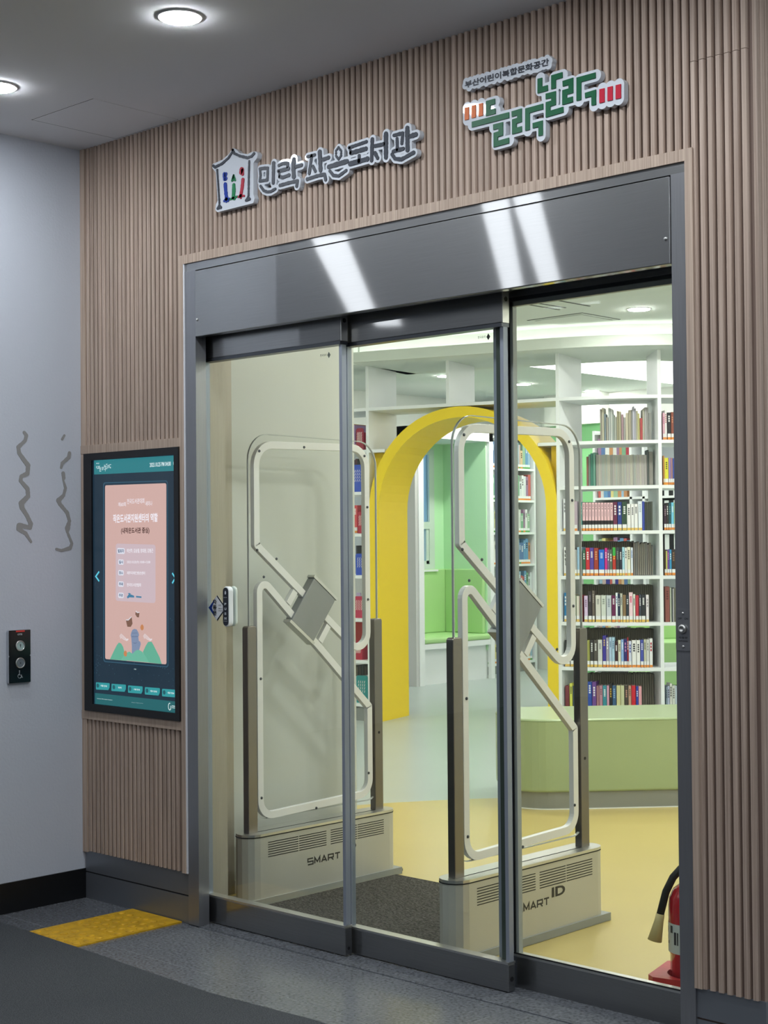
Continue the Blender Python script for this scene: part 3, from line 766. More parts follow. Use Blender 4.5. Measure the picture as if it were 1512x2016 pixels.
flat('poster_logo', [kp(zk, (312, 1095), (325, 1078), (345, 1080), (362, 1088), (362, 1100), (330, 1098), (318, 1106)), kp(zk, (318, 1072), (330, 1068), (342, 1076), (330, 1080)), kp(zk, (375, 1088), (412, 1092), (412, 1102), (375, 1099))], glow('#4a90b8', .7))
letters('header_text', [('2023.10.25 PM 04:08', zk, (468, 178), (612, 198), .03), ('부산', zk, (102, 178), (122, 186), .03)], glow('#d8eef2', .85))
LV[0] -= .00012; mb = MB(); hw = .0011
for pl in (((103, 200), (103, 215)), ((110, 199), (110, 214)), ((117, 198), (117, 213)), ((128, 200), (121, 202), (121, 208), (128, 207)), ((108, 218), (136, 212)), ((124, 220), (132, 219), (132, 226), (126, 227), (126, 236), (136, 234)), ((140, 209), (148, 208), (148, 216), (142, 217), (142, 226), (150, 224)), ((154, 224), (154, 207), (166, 204)), ((158, 222), (164, 221), (164, 236)), ((158, 190), (158, 200), (166, 198)), ((170, 198), (170, 188), (178, 186)), ((164, 205), (172, 203), (172, 210), (166, 212), (166, 220), (178, 217)), ((178, 196), (186, 194), (186, 202), (180, 204), (180, 212), (188, 210)), ((192, 208), (192, 192), (204, 189)), ((190, 208), (197, 206), (197, 216)), ((201, 206), (201, 216))):
    ribbon(mb, kp(zk, *pl), hw, LV[0], LV[0] + .0001)
fixparent(mb.obj('header_logo', glow('#d4eef2', .85)), ks)['kind'] = 'stuff'; mb = MB()
a = np.linspace(0, 2 * math.pi, 17); c = kp(zk, (637, 181))[0]
ribbon(mb, [(c[0] + .0062 * math.cos(t), c[1] + .0095 * math.sin(t)) for t in a], .0009, LV[0], LV[0] + .0001)
fixparent(mb.obj('help_icon', glow('#d4eef2', .85)), ks)
letters('button_text', [('이용 안내', zb, (72, 1472), (178, 1515), .03), ('위치', zb, (372, 1505), (430, 1542), .03), ('시설 안내', zb, (640, 1535), (745, 1575), .03), ('행사 안내', zb, (930, 1565), (1040, 1608), .03), ('대관 정보', zb, (1228, 1595), (1340, 1638), .03)], glow('#e2f4f6', .9))
letters('footer_text', [('Library Information System', zb, (10, 1702), (272, 1748), .02), ('Busan Small Library', zb, (606, 1772), (805, 1802), .02), ('12', zb, (650, 1192), (684, 1216), .03)], glow('#cfe9ea', .8))
LV[0] -= .00012; mb = MB()
c0 = kp(zb, (1262, 1850))[0]
ribbon(mb, [(c0[0] + .008 * math.cos(t), c0[1] + .013 * math.sin(t)) for t in np.linspace(1.2, 6.6, 14)], .0018, LV[0], LV[0] + .0001)
ribbon(mb, kp(zb, (1300, 1838), (1380, 1848)), .0016, LV[0], LV[0] + .0001); ribbon(mb, kp(zb, (1300, 1868), (1380, 1878)), .0012, LV[0], LV[0] + .0001)
fixparent(mb.obj('footer_logo', glow('#d8f0f0', .85)), ks)
random.seed(11); flat('star_speckle', [[(x + r * math.cos(t), z + r * math.sin(t)) for t in (0, 1.57, 3.14, 4.71)] for x, z, r in [(random.choice([random.uniform(sx0 + .01, .145), random.uniform(.565, sx1 - .01)]) if random.random() < .4 else random.uniform(sx0 + .02, sx1 - .02), random.uniform(.90, 1.0) if random.random() < .7 else random.uniform(1.0, 1.3), random.uniform(.0006, .0016)) for _ in range(70)] if not (.145 < x < .565 and z > .985)], glow('#5f9ab0', .7))
for o in ks.children:
    if o.name.split('.')[0] in ('star_speckle',): o['kind'] = 'stuff'

# ------------------------------------------------------------------ signs on the slats
SY = -0.022
def wall_pts(z, pts): return [tuple(on_y(*z(a, b), SY)[[0, 2]]) for a, b in pts]
def front(x, z, t): return (x, t, z)
def sign(name, label, strokes, colour, pad, kind, zf, scale, plate_poly=None, group=None):
    """strokes: [(points, half width in zoom px, colour)]"""
    k = 1.0 / scale * 2.0e-3 * (1.25 if kind == 'brush' else 1.06)
    allp = [p for st in strokes for p in wall_pts(zf, st[0])]
    root = thing(name, label, 'sign', (float(np.mean([p[0] for p in allp])), -0.001, float(min(p[1] for p in allp))))
    cols = {}
    plate = []
    for pts, hw, c in strokes:
        q = wall_pts(zf, pts); d = densify(q, .004)
        plate += [(x, z, hw * k + pad) for x, z in d]
        cols.setdefault(c, []).append((q, hw * k))
    if plate_poly is None:
        fixparent(link('plate', blob(plate, .0035, front, 'plate', M_SIGNWHITE, -.001, SY)), root)
    else:
        mb = MB(); mb.prism(round_corners(wall_pts(zf, plate_poly), .008, 4), SY, -.001, 'y')
        fixparent(mb.obj('plate', M_SIGNWHITE), root)
    for c, lst in cols.items():
        for q, r in lst:
            if kind == 'brush':
                sm = [(x, z, r * random.uniform(.88, 1.10)) for x, z in densify(q, .006)]
                me = blob(sm, .0022, front, 'letter_stroke', paint(c, .4, spec=.15), SY, SY - .003)
                o = link('letter_stroke', me)
            else:
                mb = MB(); ribbon(mb, q, r, SY - .0035, SY); o = mb.obj('letter_stroke', paint(c, .4, spec=.15))
            fixparent(o, root)
    return root
random.seed(5)
INK = '#40444c'
z4 = zoomed(410, 280, 7.2); z5 = zoomed(580, 230, 5.6); z6 = zoomed(900, 90, 4.447)
sign('emblem_sign', 'white plaque shaped like a tiled pavilion with three coloured figures', [
    ([(75, 335), (100, 355), (200, 305), (290, 225), (340, 150), (353, 112)], 15, INK), ([(353, 112), (375, 160), (450, 195), (560, 222), (620, 200), (652, 162)], 15, INK),
    ([(130, 395), (145, 600), (162, 860)], 13, INK), ([(138, 940), (182, 925), (160, 895), (138, 940)], 15, INK),
    ([(585, 270), (578, 500), (575, 755)], 13, INK), ([(540, 825), (592, 808), (568, 780), (540, 825)], 15, INK),
    ([(232, 455), (235, 525)], 22, '#1c3a94'), ([(255, 452), (250, 470)], 18, '#1c3a94'), ([(258, 515), (250, 525)], 18, '#1c3a94'), ([(245, 600), (252, 700), (264, 800)], 24, '#1c3a94'), ([(230, 835), (262, 800), (285, 828)], 14, '#1c3a94'), ([(262, 800), (305, 800)], 12, '#1c3a94'), ([(262, 800), (258, 842)], 14, '#1c3a94'),
    ([(364, 470), (342, 545)], 12, '#1f7a4c'), ([(364, 470), (385, 540)], 12, '#1f7a4c'), ([(362, 500), (362, 525)], 18, '#1f7a4c'), ([(366, 610), (366, 700), (358, 790)], 24, '#1f7a4c'), ([(312, 812), (360, 790), (415, 770)], 11, '#1f7a4c'), ([(360, 790), (375, 805)], 14, '#1f7a4c'),
    ([(478, 395), (472, 425)], 30, '#a8283c'), ([(490, 400), (492, 452)], 20, '#a8283c'), ([(495, 535), (485, 640), (465, 760)], 22, '#a8283c'), ([(432, 775), (465, 755), (512, 762)], 12, '#a8283c'), ([(465, 755), (465, 785)], 14, '#a8283c')],
    None, .02, 'brush', z4, 7.2, plate_poly=[(350, 78), (405, 110), (450, 155), (560, 168), (620, 135), (680, 130), (705, 165), (690, 225), (640, 290), (640, 740), (658, 790), (640, 862), (130, 992), (98, 960), (108, 880), (132, 830), (106, 425), (58, 370), (52, 310), (110, 288), (200, 248), (295, 165)])
sign('letter_sign', 'white cut-out plaque with two brush-written grey Korean syllables beside the pavilion plaque', [
    ([(735, 378), (800, 368), (848, 366), (845, 450), (842, 535), (735, 552), (745, 470), (735, 378)], 16, INK), ([(930, 300), (925, 575)], 23, INK), ([(745, 622), (790, 685), (840, 705), (890, 700), (955, 662)], 16, INK),
    ([(1005, 330), (1060, 302), (1130, 295), (1128, 345)], 17, INK), ([(1000, 410), (1140, 375)], 20, INK), ([(1010, 415), (1012, 490)], 14, INK), ([(1015, 490), (1060, 500), (1148, 468)], 19, INK),
    ([(1215, 245), (1210, 360), (1218, 485)], 26, INK), ([(1245, 348), (1325, 325)], 20, INK), ([(1020, 612), (1150, 575), (1270, 548), (1258, 622)], 18, INK)], None, .0085, 'brush', z4, 7.2)
sign('letter_sign', 'long white cut-out plaque with five brush-written grey Korean syllables', [
    ([(145, 440), (225, 420)], 13, INK), ([(192, 432), (165, 622)], 15, INK), ([(205, 545), (232, 600)], 14, INK), ([(280, 390), (290, 590)], 20, INK), ([(320, 470), (378, 450)], 15, INK), ([(142, 688), (250, 652), (335, 632), (345, 692)], 14, INK),
    ([(488, 338), (518, 378), (515, 430), (488, 472), (460, 430), (460, 375), (488, 338)], 10, INK), ([(378, 552), (582, 490)], 19, INK), ([(392, 598), (430, 645), (490, 652), (572, 592)], 13, INK),
    ([(605, 340), (795, 275)], 13, INK), ([(622, 400), (790, 352)], 17, INK), ([(612, 345), (622, 400)], 12, INK), ([(715, 430), (715, 490)], 15, INK), ([(615, 518), (805, 465)], 19, INK),
    ([(860, 250), (852, 480)], 17, INK), ([(890, 400), (918, 455)], 16, INK), ([(892, 322), (985, 302)], 16, INK), ([(1010, 190), (1010, 445)], 20, INK),
    ([(1098, 205), (1195, 180), (1185, 295)], 14, INK), ([(1132, 240), (1135, 365)], 13, INK), ([(1090, 382), (1200, 352)], 15, INK), ([(1245, 125), (1248, 365)], 20, INK), ([(1278, 215), (1340, 195)], 18, INK), ([(1078, 415), (1110, 462), (1180, 470), (1315, 395)], 15, INK)], None, .0085, 'brush', z5, 5.6)
GR, OR_, RE = '#1d5a3c', '#cf6a32', '#b8283c'
sign('logo_sign', 'white cut-out plaque with stepped dark green block letters and orange and red bars', [
    ([(88, 540), (88, 650)], 17, OR_), ([(148, 522), (148, 632)], 17, OR_), ([(210, 507), (210, 618)], 17, OR_), ([(1272, 378), (1272, 500)], 19, RE), ([(1343, 360), (1343, 482)], 19, RE), ([(1415, 342), (1415, 465)], 19, RE),
    ([(335, 488), (275, 505), (275, 590), (340, 573)], 18, GR), ([(133, 692), (458, 608)], 19, GR), ([(320, 715), (386, 698), (386, 768), (342, 782), (342, 862), (458, 830)], 18, GR),
    ([(482, 600), (550, 580), (550, 650), (505, 665), (505, 748), (570, 730)], 18, GR), ([(620, 742), (620, 570), (757, 533)], 18, GR), ([(666, 702), (735, 683), (735, 788)], 17, GR),
    ([(728, 286), (728, 390), (798, 370)], 18, GR), ([(848, 378), (848, 280), (926, 257)], 18, GR), ([(780, 445), (848, 428), (848, 500), (800, 515), (800, 600), (934, 560)], 18, GR),
    ([(928, 335), (1000, 312), (1000, 395), (945, 410), (945, 490), (1017, 470)], 18, GR), ([(1070, 480), (1070, 300), (1216, 260)], 18, GR), ([(1124, 438), (1200, 415), (1200, 522)], 17, GR)], None, .0095, 'block', z6, 4.447)
(tx0, tz1), (tx1, _) = wall_pts(z6, [(70, 300), (806, 118)]); tz0 = wall_pts(z6, [(80, 372)])[0][1]; tz1 = wall_pts(z6, [(806, 108)])[0][1]
cs = thing('caption_sign', 'narrow white plaque with one line of small dark Korean lettering', 'sign', ((tx0 + tx1) / 2, -.001, tz0))
mb = MB(); q = add_text(mb, '부산어린이복합문화공간', tx0, tx1, tz0, tz1, lambda a, b: (a, SY - .002, b), bold=.028)
fixparent(mb.obj('lettering', paint('#3a3c44', .4, spec=.15)), cs)
sel = q[::2]
fixparent(link('plate', blob([(x, z, .0125) for x, z in sel], .003, front, 'plate', M_SIGNWHITE, -.001, SY)), cs)

# ------------------------------------------------------------------ things on the doors and jamb
pbx = float(on_y(444, 1195, .056)[0])
pb = thing('push_button', 'slim upright white and black push button stuck on the sliding door glass', 'push button', (pbx, .08, 1.135))
def pill(w, h, seg=10): return [((w / 2) * math.cos(t), h - w / 2 + (w / 2) * math.sin(t)) for t in np.linspace(0, math.pi, seg)] + [((w / 2) * math.cos(t), w / 2 + (w / 2) * math.sin(t)) for t in np.linspace(math.pi, 2 * math.pi, seg)]
mb = MB(); mb.prism(pill(.036, .152), -.022, 0.0, 'y'); bevel(mb.obj('body', paint('#e4e8ea', .3), pb), .003)
mb = MB(); mb.prism([(a, b + .004) for a, b in pill(.029, .144)], -.0245, -.021, 'y'); mb.obj('face_plate', mat('navy_face', '#0d1322', .2), pb)
mb = MB(); pl = lambda a, b: (a, -.0248, b)
for i, chh in enumerate('PUSH'): add_text(mb, chh, -.0055, .0055, .081 - i * .018, .090 - i * .018, pl, bold=.03)
add_text(mb, 'DOOR', -.009, .009, .109, .112, pl); add_text(mb, '부산도어', -.010, .010, .019, .023, pl); 
mb.prism([(-.003, .122), (.003, .122), (.005, .128), (.003, .133), (.001, .136), (-.002, .134), (-.004, .128)], -.0249, -.0247, 'y')
mb.obj('lettering', paint('#c6cad0'), pb)
mb = MB(); mb.prism(pill(.036, .152), .010, .022, 'y'); bevel(mb.obj('back_plate', paint('#cfd8d6', .3), pb), .003)
ds = thing('door_sticker', 'diamond sticker in blue, white and black on the sliding door glass', 'sticker', (float(on_y(428, 1195, .0795)[0]), .0798, 1.155))
mb = MB(); mb.prism(round_corners([(-.052, .048), (0, -.002), (.052, .048), (0, .098)], .006, 4), -.0006, 0.0, 'y'); mb.obj('ground', paint('#e2e4e8', .35), ds)
mb = MB(); mb.prism([(-.052, .048), (-.047, .052), (-.002, .096), (-.012, .086), (-.032, .048), (-.012, .010), (-.002, 0.0), (-.047, .044)], -.0010, -.0006, 'y'); mb.obj('blue_edge', paint('#1c3f96', .35), ds)
mb = MB(); mb.prism([(0, .098), (.052, .048), (.045, .048), (-.002, .091)], -.0010, -.0006, 'y').prism([(0, -.002), (.052, .048), (.045, .048), (-.002, .005)], -.0010, -.0006, 'y'); mb.obj('black_edge', paint('#15161a', .35), ds)
mb = MB(); pl = lambda a, b: (a, -.0011, b)
for i, chh in enumerate('자동문'): add_text(mb, chh, -.026, -.004, .062 - i * .021, .080 - i * .021, pl, bold=.04)
add_text(mb, '손대면', .006, .022, .056, .062, pl); add_text(mb, '열립니다', .006, .030, .044, .049, pl); add_text(mb, 'AUTO DOOR', .006, .030, .036, .040, pl)
mb.obj('lettering', paint('#1a1b20'), ds)
kp_ = on_y(1350, 1170, 0.0)
kx = thing('key_switch', 'small steel key switch plate on the right steel jamb', 'switch', (2.893, 0.0, 1.135))
mb = MB(); mb.prism(round_corners([(-.024, 0), (.024, 0), (.024, .118), (-.024, .118)], .004, 3), -.0025, 0.0, 'y'); mb.obj('plate', M_STEEL_V, kx)
MB().lathe([(.013, 0), (.013, -.006), (.010, -.010), (.006, -.010), (.005, -.008)], (0, -.0025, .062), 20, axis='y').obj('lock_cylinder', M_ALU, kx, True)
for zz in (.012, .106): MB().lathe([(.004, 0), (.0035, -.002), (.001, -.003)], (0, -.0025, zz), 12, axis='y').obj('screw', M_ALU, kx, True)
mb = MB(); pl = lambda a, b: (a, -.0028, b); add_text(mb, 'OFF    ON', -.017, .017, .088, .094, pl, bold=.02); add_text(mb, '자동문', -.015, .015, .034, .040, pl, bold=.02); add_text(mb, 'AUTO DOOR', -.015, .015, .025, .030, pl, bold=.02)
mb.obj('lettering', paint('#2c2d30'), kx)

# ================================================================== LIBRARY OBJECTS
tag(box('door_mat', .70, 1.715, .245, 1.13, .0015, .014, M_MAT, bev=.004), 'dark grey rough door mat lying between the two security gates', 'mat')

# ---- security gates (local frame: y along the gate from its lobby end, x = 0 mid-plane)
XG = 1.77
zg8 = zoomed(860, 800, 4.033); zg6 = zoomed(990, 960, 4.086)
def make_gate(label, loc):
    t = thing('security_gate', label, 'security gate', loc)
    y0, y1 = 0.0, 0.865
    def slab(w, a, b, seg=8):
        r = w / 2
        return [(r * math.cos(k), b - r + r * math.sin(k)) for k in np.linspace(0, math.pi, seg)] + [(r * math.cos(k), a + r + r * math.sin(k)) for k in np.linspace(math.pi, 2 * math.pi, seg)]
    MB().prism(slab(.118, y0, y1), 0.012, .272).obj('base', M_BASEALU, t)
    MB().prism(slab(.121, y0 - .002, y1 + .002), .272, .276).obj('seam', M_RUBBER, t)
    MB().prism(slab(.120, y0 - .001, y1 + .001), .276, .286).obj('top_cap', M_ALU, t)
    MB().box(-.062, .066, .01, y1 + .012, 0.0015, .03).obj('floor_rail', M_TOE, t)
    MB().prism([(.0, y1 + .012), (.03, y1 + .012), (.045, y1 + .03), (.03, y1 + .055), (-.02, y1 + .05)], .002, .012).obj('cable_guard', paint('#3f4144'), t)
    MB().box(.008, .012, .05, y1 - .06, .2855, .2870).obj('slot', M_RUBBER, t)
    mb = MB()
    for side in (-1, 1):
        for a, b in ((.10, .265), (.270, .425), (.45, .605), (.610, .77)):
            for k in range(7):
                z = .190 + k * .0095
                x = side * .059; mb.box(min(x, x + side * .0006), max(x, x + side * .0006), a, b, z, z + .0032)
    mb.obj('vent_grille', M_RUBBER, t)['label'] = 'rows of thin black ventilation slots'
    mb = MB(); pl = lambda a, b: (.0597, a, b)
    glyph = {'S': [[(1, 1), (0, 1), (0, .5), (1, .5), (1, 0), (0, 0)]], 'M': [[(0, 0), (0, 1), (.5, .25), (1, 1), (1, 0)]], 'A': [[(0, 0), (.5, 1), (1, 0)], [(.22, .3), (.78, .3)]], 'R': [[(0, 0), (0, 1), (1, 1), (1, .45), (.1, .45)], [(.55, .45), (1, 0)]], 'T': [[(0, 1), (1, 1)], [(.5, 1), (.5, 0)]]}
    for i, chh in enumerate('SMART'):
        for st_ in glyph[chh]:
            tm = MB(); ribbon(tm, [(.318 + .039 * i + p * .029, .125 + q * .024) for p, q in st_], .0028, .0592, .0598); mb.add([(b, a, c) for a, b, c in tm.v], tm.f)
    add_text(mb, 'ID', .520, .600, .146, .182, pl, bold=.035)
    mb.obj('lettering', paint('#2b2a28'), t)
    # upright posts
    for a, b in ((.035, .085), (.765, .815)):
        mb = MB()
        mb.prism(round_corners([(a, .284), (b, .284), (b, 1.115), (a, 1.115)], [0, 0, .012, .012], 4), -.016, .016, 'x'); bevel(mb.obj('post', mat('gate_post_steel', '#7d7873', .3, 1.0), t), .003)
    MB().lathe([(.006, 0), (.006, .001)], (.016, .79, .62), 12, axis='x').obj('lock_hole', M_RUBBER, t)
    # acrylic sheet with its polished edge
    out = round_corners([(.055, .33), (.80, .33), (.80, 1.885), (.055, 1.895)], [.07, .07, .11, .11], 8)
    mb = MB(); mb.prism(out, -.004, .004, 'x'); mb.obj('acrylic_sheet', M_ACRYL, t)
    mb = MB(); band_mesh(mb, out, .0035, -.0045, .0045); mb.obj('sheet_edge', M_ACRYLEDGE, t)
    # two antenna loops of flat aluminium bar
    def loc(z, *pp): 
        return [(on_x(*z(a, b), XG + .01)[1] - .24, on_x(*z(a, b), XG + .01)[2]) for a, b in pp]
    up = loc(zg8, (168, 135), (1085, 182)) 
    yL, zT = up[0]; yR, zT2 = up[1]
    zl = loc(zg8, (180, 1110))[0][1]
    zr = loc(zg6, (590, 1545))[0][1]
    upper = round_corners([(yL, zT), (yL, zl), (yR, zr - .02), (yR, zT2)], [.10, .02, .075, .10], 8)
    mb = MB(); band_mesh(mb, upper, .030, -.011, .011); u_ = mb.obj('antenna_loop', M_ALUWHITE, t); bevel(u_, .002)
    zb1 = loc(zg8, (190, 1640))[0][1] + .09; yB, zB = loc(zoomed(840, 1550, 2.908), (205, 445))[0]
    zc_ = loc(zoomed(1000, 1360, 4.2), (570, 300))[0][1]
    lower = round_corners([(yL + .012, zB), (yL + .012, zb1 + .06), (yR + .006, zc_), (yR + .006, zB + .02)], [.08, .045, .02, .08], 8)
    mb = MB(); band_mesh(mb, lower, .030, -.011, .011); l_ = mb.obj('antenna_loop', M_ALUWHITE, t); bevel(l_, .002)
    # box and struts at the crossing
    c = np.array([(yL + yR) / 2 - .012, 1.175]); ang = math.atan2(zr - zl, yR - yL)
    e = np.array([math.cos(ang), math.sin(ang)]); nn = np.array([-e[1], e[0]])
    def para(a0, a1, b0, b1): return [tuple(c + e * a + nn * b) for a, b in ((a0, b0), (a1, b0), (a1, b1), (a0, b1))]
    def gap(a, p, q):    # perpendicular distance from the crossing to a diagonal
        p, q = np.array(p), np.array(q); d_ = (q - p) / np.linalg.norm(q - p); v_ = c + e * a - p
        return abs(v_[0] * d_[1] - v_[1] * d_[0])
    for a in (-.135, .108):
        gu = gap(a, (yL, zl), (yR, zr - .02)) - .004; gl = gap(a, (yL + .012, zb1 + .06), (yR + .006, zc_)) - .004
        mb = MB(); mb.prism(para(a, a + .028, -gl, gu), -.010, .010, 'x'); mb.obj('strut', M_ALUWHITE, t)
    mb = MB(); mb.prism(para(-.075, .080, -.115, .10), -.020, .022, 'x'); bevel(mb.obj('junction_box', mat('junction_grey', '#8d8f90', .4, .6), t), .003)
    mb = MB(); mb.prism(para(-.082, .087, .10, .112), -.018, .024, 'x').prism(para(-.082, .087, -.127, -.115), -.018, .024, 'x'); mb.obj('box_rim', M_ALU, t)
    bolts = [(yL + .015, 1.42), (yL + .03, zT - .04), (yL + .28, zT - .015), (yR - .015, 1.6), (yR - .015, 1.2), (yR - .03, zT2 - .05), (yL + .03, .9), (yL + .03, .42), (yR - .02, .45), (yL + .12, zl - .05), (yR - .12, zr + .12), (yL + .05, zb1 + .02), ((yL + yR) / 2, zB + .012)]
    bm_ = bpy.data.meshes.get('bolt') or MB().lathe([(.006, 0), (.005, .003), (.002, .004)], (0, 0, 0), 10, axis='x').mesh('bolt', M_STEEL_D)
    for y, z in bolts: link('bolt', bm_, t, (.0112, y, z))
    return t
make_gate('aluminium library security gate with acrylic panel between door mat and fire extinguisher', (XG, .24, 0.0015))
g2 = copy_tree(bpy.data.objects['security_gate']); g2.location = (.612, .315, .0015)
g2['label'] = 'aluminium library security gate with acrylic panel beside the cream wall'

# ---- fire extinguisher on its red stand
EX = np.array([2.585, .50])
st = thing('extinguisher_stand', 'square red plastic stand holding the fire extinguisher', 'stand', (EX[0], EX[1], .0015), math.radians(14))
mb = MB(); a = .115
n = 28
outer = round_corners([(-a, -a), (a, -a), (a, a), (-a, a)], .02, 4)
mb.prism(outer, 0.0, .045)
for k in range(n):   # raised collar around the bottle
    t0, t1 = 2 * math.pi * k / n, 2 * math.pi * (k + 1) / n
    def sq(t):
        c, s_ = math.cos(t), math.sin(t); f = a * .97 / max(abs(c), abs(s_)); return (c * f, s_ * f)
    i0, i1 = (.076 * math.cos(t0), .076 * math.sin(t0)), (.076 * math.cos(t1), .076 * math.sin(t1)); o0, o1 = sq(t0), sq(t1)
    mb.add([(*i0, .045), (*i1, .045), (*o1, .045), (*o0, .045), (*i0, .066), (*i1, .066), (*o1, .070), (*o0, .070)], [(4, 5, 6, 7), (0, 4, 5, 1)[::-1], (2, 6, 7, 3)[::-1]])
mb.obj('tray', paint('#a8252a', .4), st)
ex = thing('fire_extinguisher', 'red fire extinguisher with black hose and cream nozzle on red stand', 'fire extinguisher', (EX[0], EX[1], .0472))
MB().lathe([(.060, 0), (.066, .01), (.066, .085), (.0705, .09), (.0705, .235), (.067, .262), (.055, .288), (.035, .303), (.02, .31), (.018, .335)], n=36).obj('cylinder', paint('#b01e28', .18, coat=.6), ex, True)
mb = MB(); nseg = 20
for k in range(nseg):
    t0, t1 = [math.radians(150 + 190 * (k + j) / nseg) for j in (0, 1)]
    mb.add([(.0712 * math.cos(t0), .0712 * math.sin(t0), .092), (.0712 * math.cos(t1), .0712 * math.sin(t1), .092), (.0712 * math.cos(t1), .0712 * math.sin(t1), .185), (.0712 * math.cos(t0), .0712 * math.sin(t0), .185)], [(0, 1, 2, 3)])
lb = mb.obj('paper_label', paint('#b9c3c4'), ex)
mb = MB()
for ang, z0, z1, w in ((205, .15, .175, 7), (222, .152, .172, 5), (208, .125, .14, 10), (228, .118, .128, 7), (212, .100, .108, 6), (245, .155, .178, 10), (262, .12, .16, 14)):
    t0, t1 = math.radians(ang - w / 2), math.radians(ang + w / 2)
    mb.add([(.0716 * math.cos(t0), .0716 * math.sin(t0), z0), (.0716 * math.cos(t1), .0716 * math.sin(t1), z0), (.0716 * math.cos(t1), .0716 * math.sin(t1), z1), (.0716 * math.cos(t0), .0716 * math.sin(t0), z1)], [(0, 1, 2, 3)])
mb.obj('label_print', paint('#2d3038'), lb)
MB().lathe([(.022, .335), (.024, .345), (.024, .365), (.018, .375)], n=18).obj('valve', M_ALU, ex, True)
mb = MB(); mb.prism([(-.02, .37), (.10, .395), (.10, .402), (-.02, .380)], -.011, .011, 'y').prism([(-.01, .345), (.09, .335), (.09, .342), (-.01, .356)], -.011, .011, 'y'); mb.obj('handle', paint('#b01e28', .3), ex)
d = np.array([-math.cos(math.radians(44)), -math.sin(math.radians(44))])
hp = [(0.015, .358), (.03, .352), (.055, .325), (.078, .28), (.090, .235), (.098, .205)]
MB().tube([(d[0] * a, d[1] * a, z) for a, z in hp], .0125, 12).obj('hose', paint('#14130f', .5), ex, True)
MB().tube([(d[0] * .097, d[1] * .097, .21), (d[0] * .102, d[1] * .102, .185), (d[0] * .116, d[1] * .116, .125)], [.014, .015, .023], 14).obj('nozzle', paint('#cdbd86', .5), ex, True)

# ---- round-ended green bench
def bench_outline(inset=0.0):
    a = math.radians(48.5); e = np.array([math.cos(a), math.sin(a)]); nn = np.array([-e[1], e[0]])
    o = np.array([.125, 2.80]) - e * .12
    p = [(0, 0), (1.9, 0), (1.9, .66), (0, .66)]
    q = round_corners(p, [.24, .05, .05, .24], 10)
    cx_ = .95; cy_ = .33
    return [tuple(o + e * (x + (cx_ - x) / max(.01, abs(cx_ - x)) * inset * (abs(x - cx_) > .5)) + nn * (y + (cy_ - y) / max(.01, abs(cy_ - y)) * inset * (abs(y - cy_) > .1))) for x, y in q]
bo = bench_outline(); bi = bench_outline(.012)
be = thing('green_bench', 'long lime green upholstered bench with rounded end and grey toe kick', 'bench', (float(np.mean([p[0] for p in bo])), float(np.mean([p[1] for p in bo])), 0.0015))
fixparent(MB().prism(bi, .0015, .095).obj('toe_kick', M_TOE), be)
fixparent(MB().prism(bench_outline(.009), .0015, .007).obj('white_bead', M_WHITE), be)
o = MB().prism(bo, .095, .487).obj('seat_cover', M_BENCH); bevel(o, .012, 3); fixparent(o, be)
o = MB().prism(bench_outline(-.001), .4745, .4765).obj('seam', paint('#7f9465')); fixparent(o, be)

# ---- shelving
ZS = [0.14, 0.49, 0.83, 1.18, 1.52, 1.86, 2.20, 2.54]
T = .025; DEP = .50
def upright(s, z0, z1, w=.026, name='upright', parent=None, head=None):
    x, y, h = path(s); h = h if head is None else head
    e = np.array([math.cos(h), math.sin(h)]); nn = np.array([-e[1], e[0]]); p = np.array([x, y])
    q = [p, p + e * w, p + e * w + nn * DEP, p + nn * DEP]
    o = MB().prism(q, z0, z1).obj(name, M_WHITE); fixparent(o, parent); return o
def bookcase(label, s0, s1, n, zs, ups, plinth=True):
    x, y, h = path((s0 + s1) / 2)
    t = thing('bookcase', label, 'bookcase', (float(x), float(y), 0.0))
    for z in zs:
        fixparent(strip(s0, s1, 0.0, DEP, z - T, z, n).obj('shelf', M_WHITE), t)
    for s, hd_ in ups:
        if hd_ is None: fixparent(strip(s, s + .026, 0.0, DEP, 0.0, 2.879).obj('upright', M_WHITE), t)   # radial post of the drum
        else: upright(s, 0.0, 2.879, parent=t, head=hd_)
    if plinth: fixparent(strip(s0, s1, .012, DEP - .012, 0.0, .115, n).obj('plinth', M_TOE), t)
    return t
BA = bookcase('white bookcase holding blue and crimson baskets left of the yellow arch', -.62, -.002, 1, ZS, [(-.62, AL)])
_nA = np.array([-math.sin(AL), math.cos(AL)]); _nB = np.array([-math.sin(A1), math.cos(A1)]); _eA = np.array([math.cos(AL), math.sin(AL)])
for o in [c for c in BA.children if c.name.split('.')[0] in ('shelf', 'plinth')]:
    zz = [v.co.z for v in o.data.vertices]; m_ = o.data.materials[0]; i_ = .012 if o.name.startswith('plinth') else 0.0
    f_ = V1 - _eA * .0015 - _nB * 0.0
    q = [V1 - _eA * .594 + _nA * i_, f_ + _nB * i_, f_ + _nB * (DEP - i_), V1 - _eA * .594 + _nA * (DEP - i_)]
    o.data = MB().prism(q, min(zz), max(zz)).mesh('shelf', m_)
BBc = bookcase('curved white open bookcase filled with rows of books right of the yellow arch', L1 + .026, L1 + .775, 8, ZS, [(L1 + 1e-4, A1), (L1 + .775, None)])
BC = bookcase('curved white open bookcase running on past the steel door jamb', L1 + .8015, L1 + 1.55, 8, ZS, [(L1 + 1.55, None)])
BD = thing('arch_bookcase', 'white shelf frame spanning above the yellow arch', 'bookcase', (*map(float, path(L1 / 2)[:2]), 2.1))
fixparent(strip(.026, L1, 0, DEP, 2.54 - T, 2.54).obj('shelf', M_WHITE), BD)
upright(0.0, 0, 2.879, parent=BD); upright(.72, 2.54, 2.879, parent=BD)
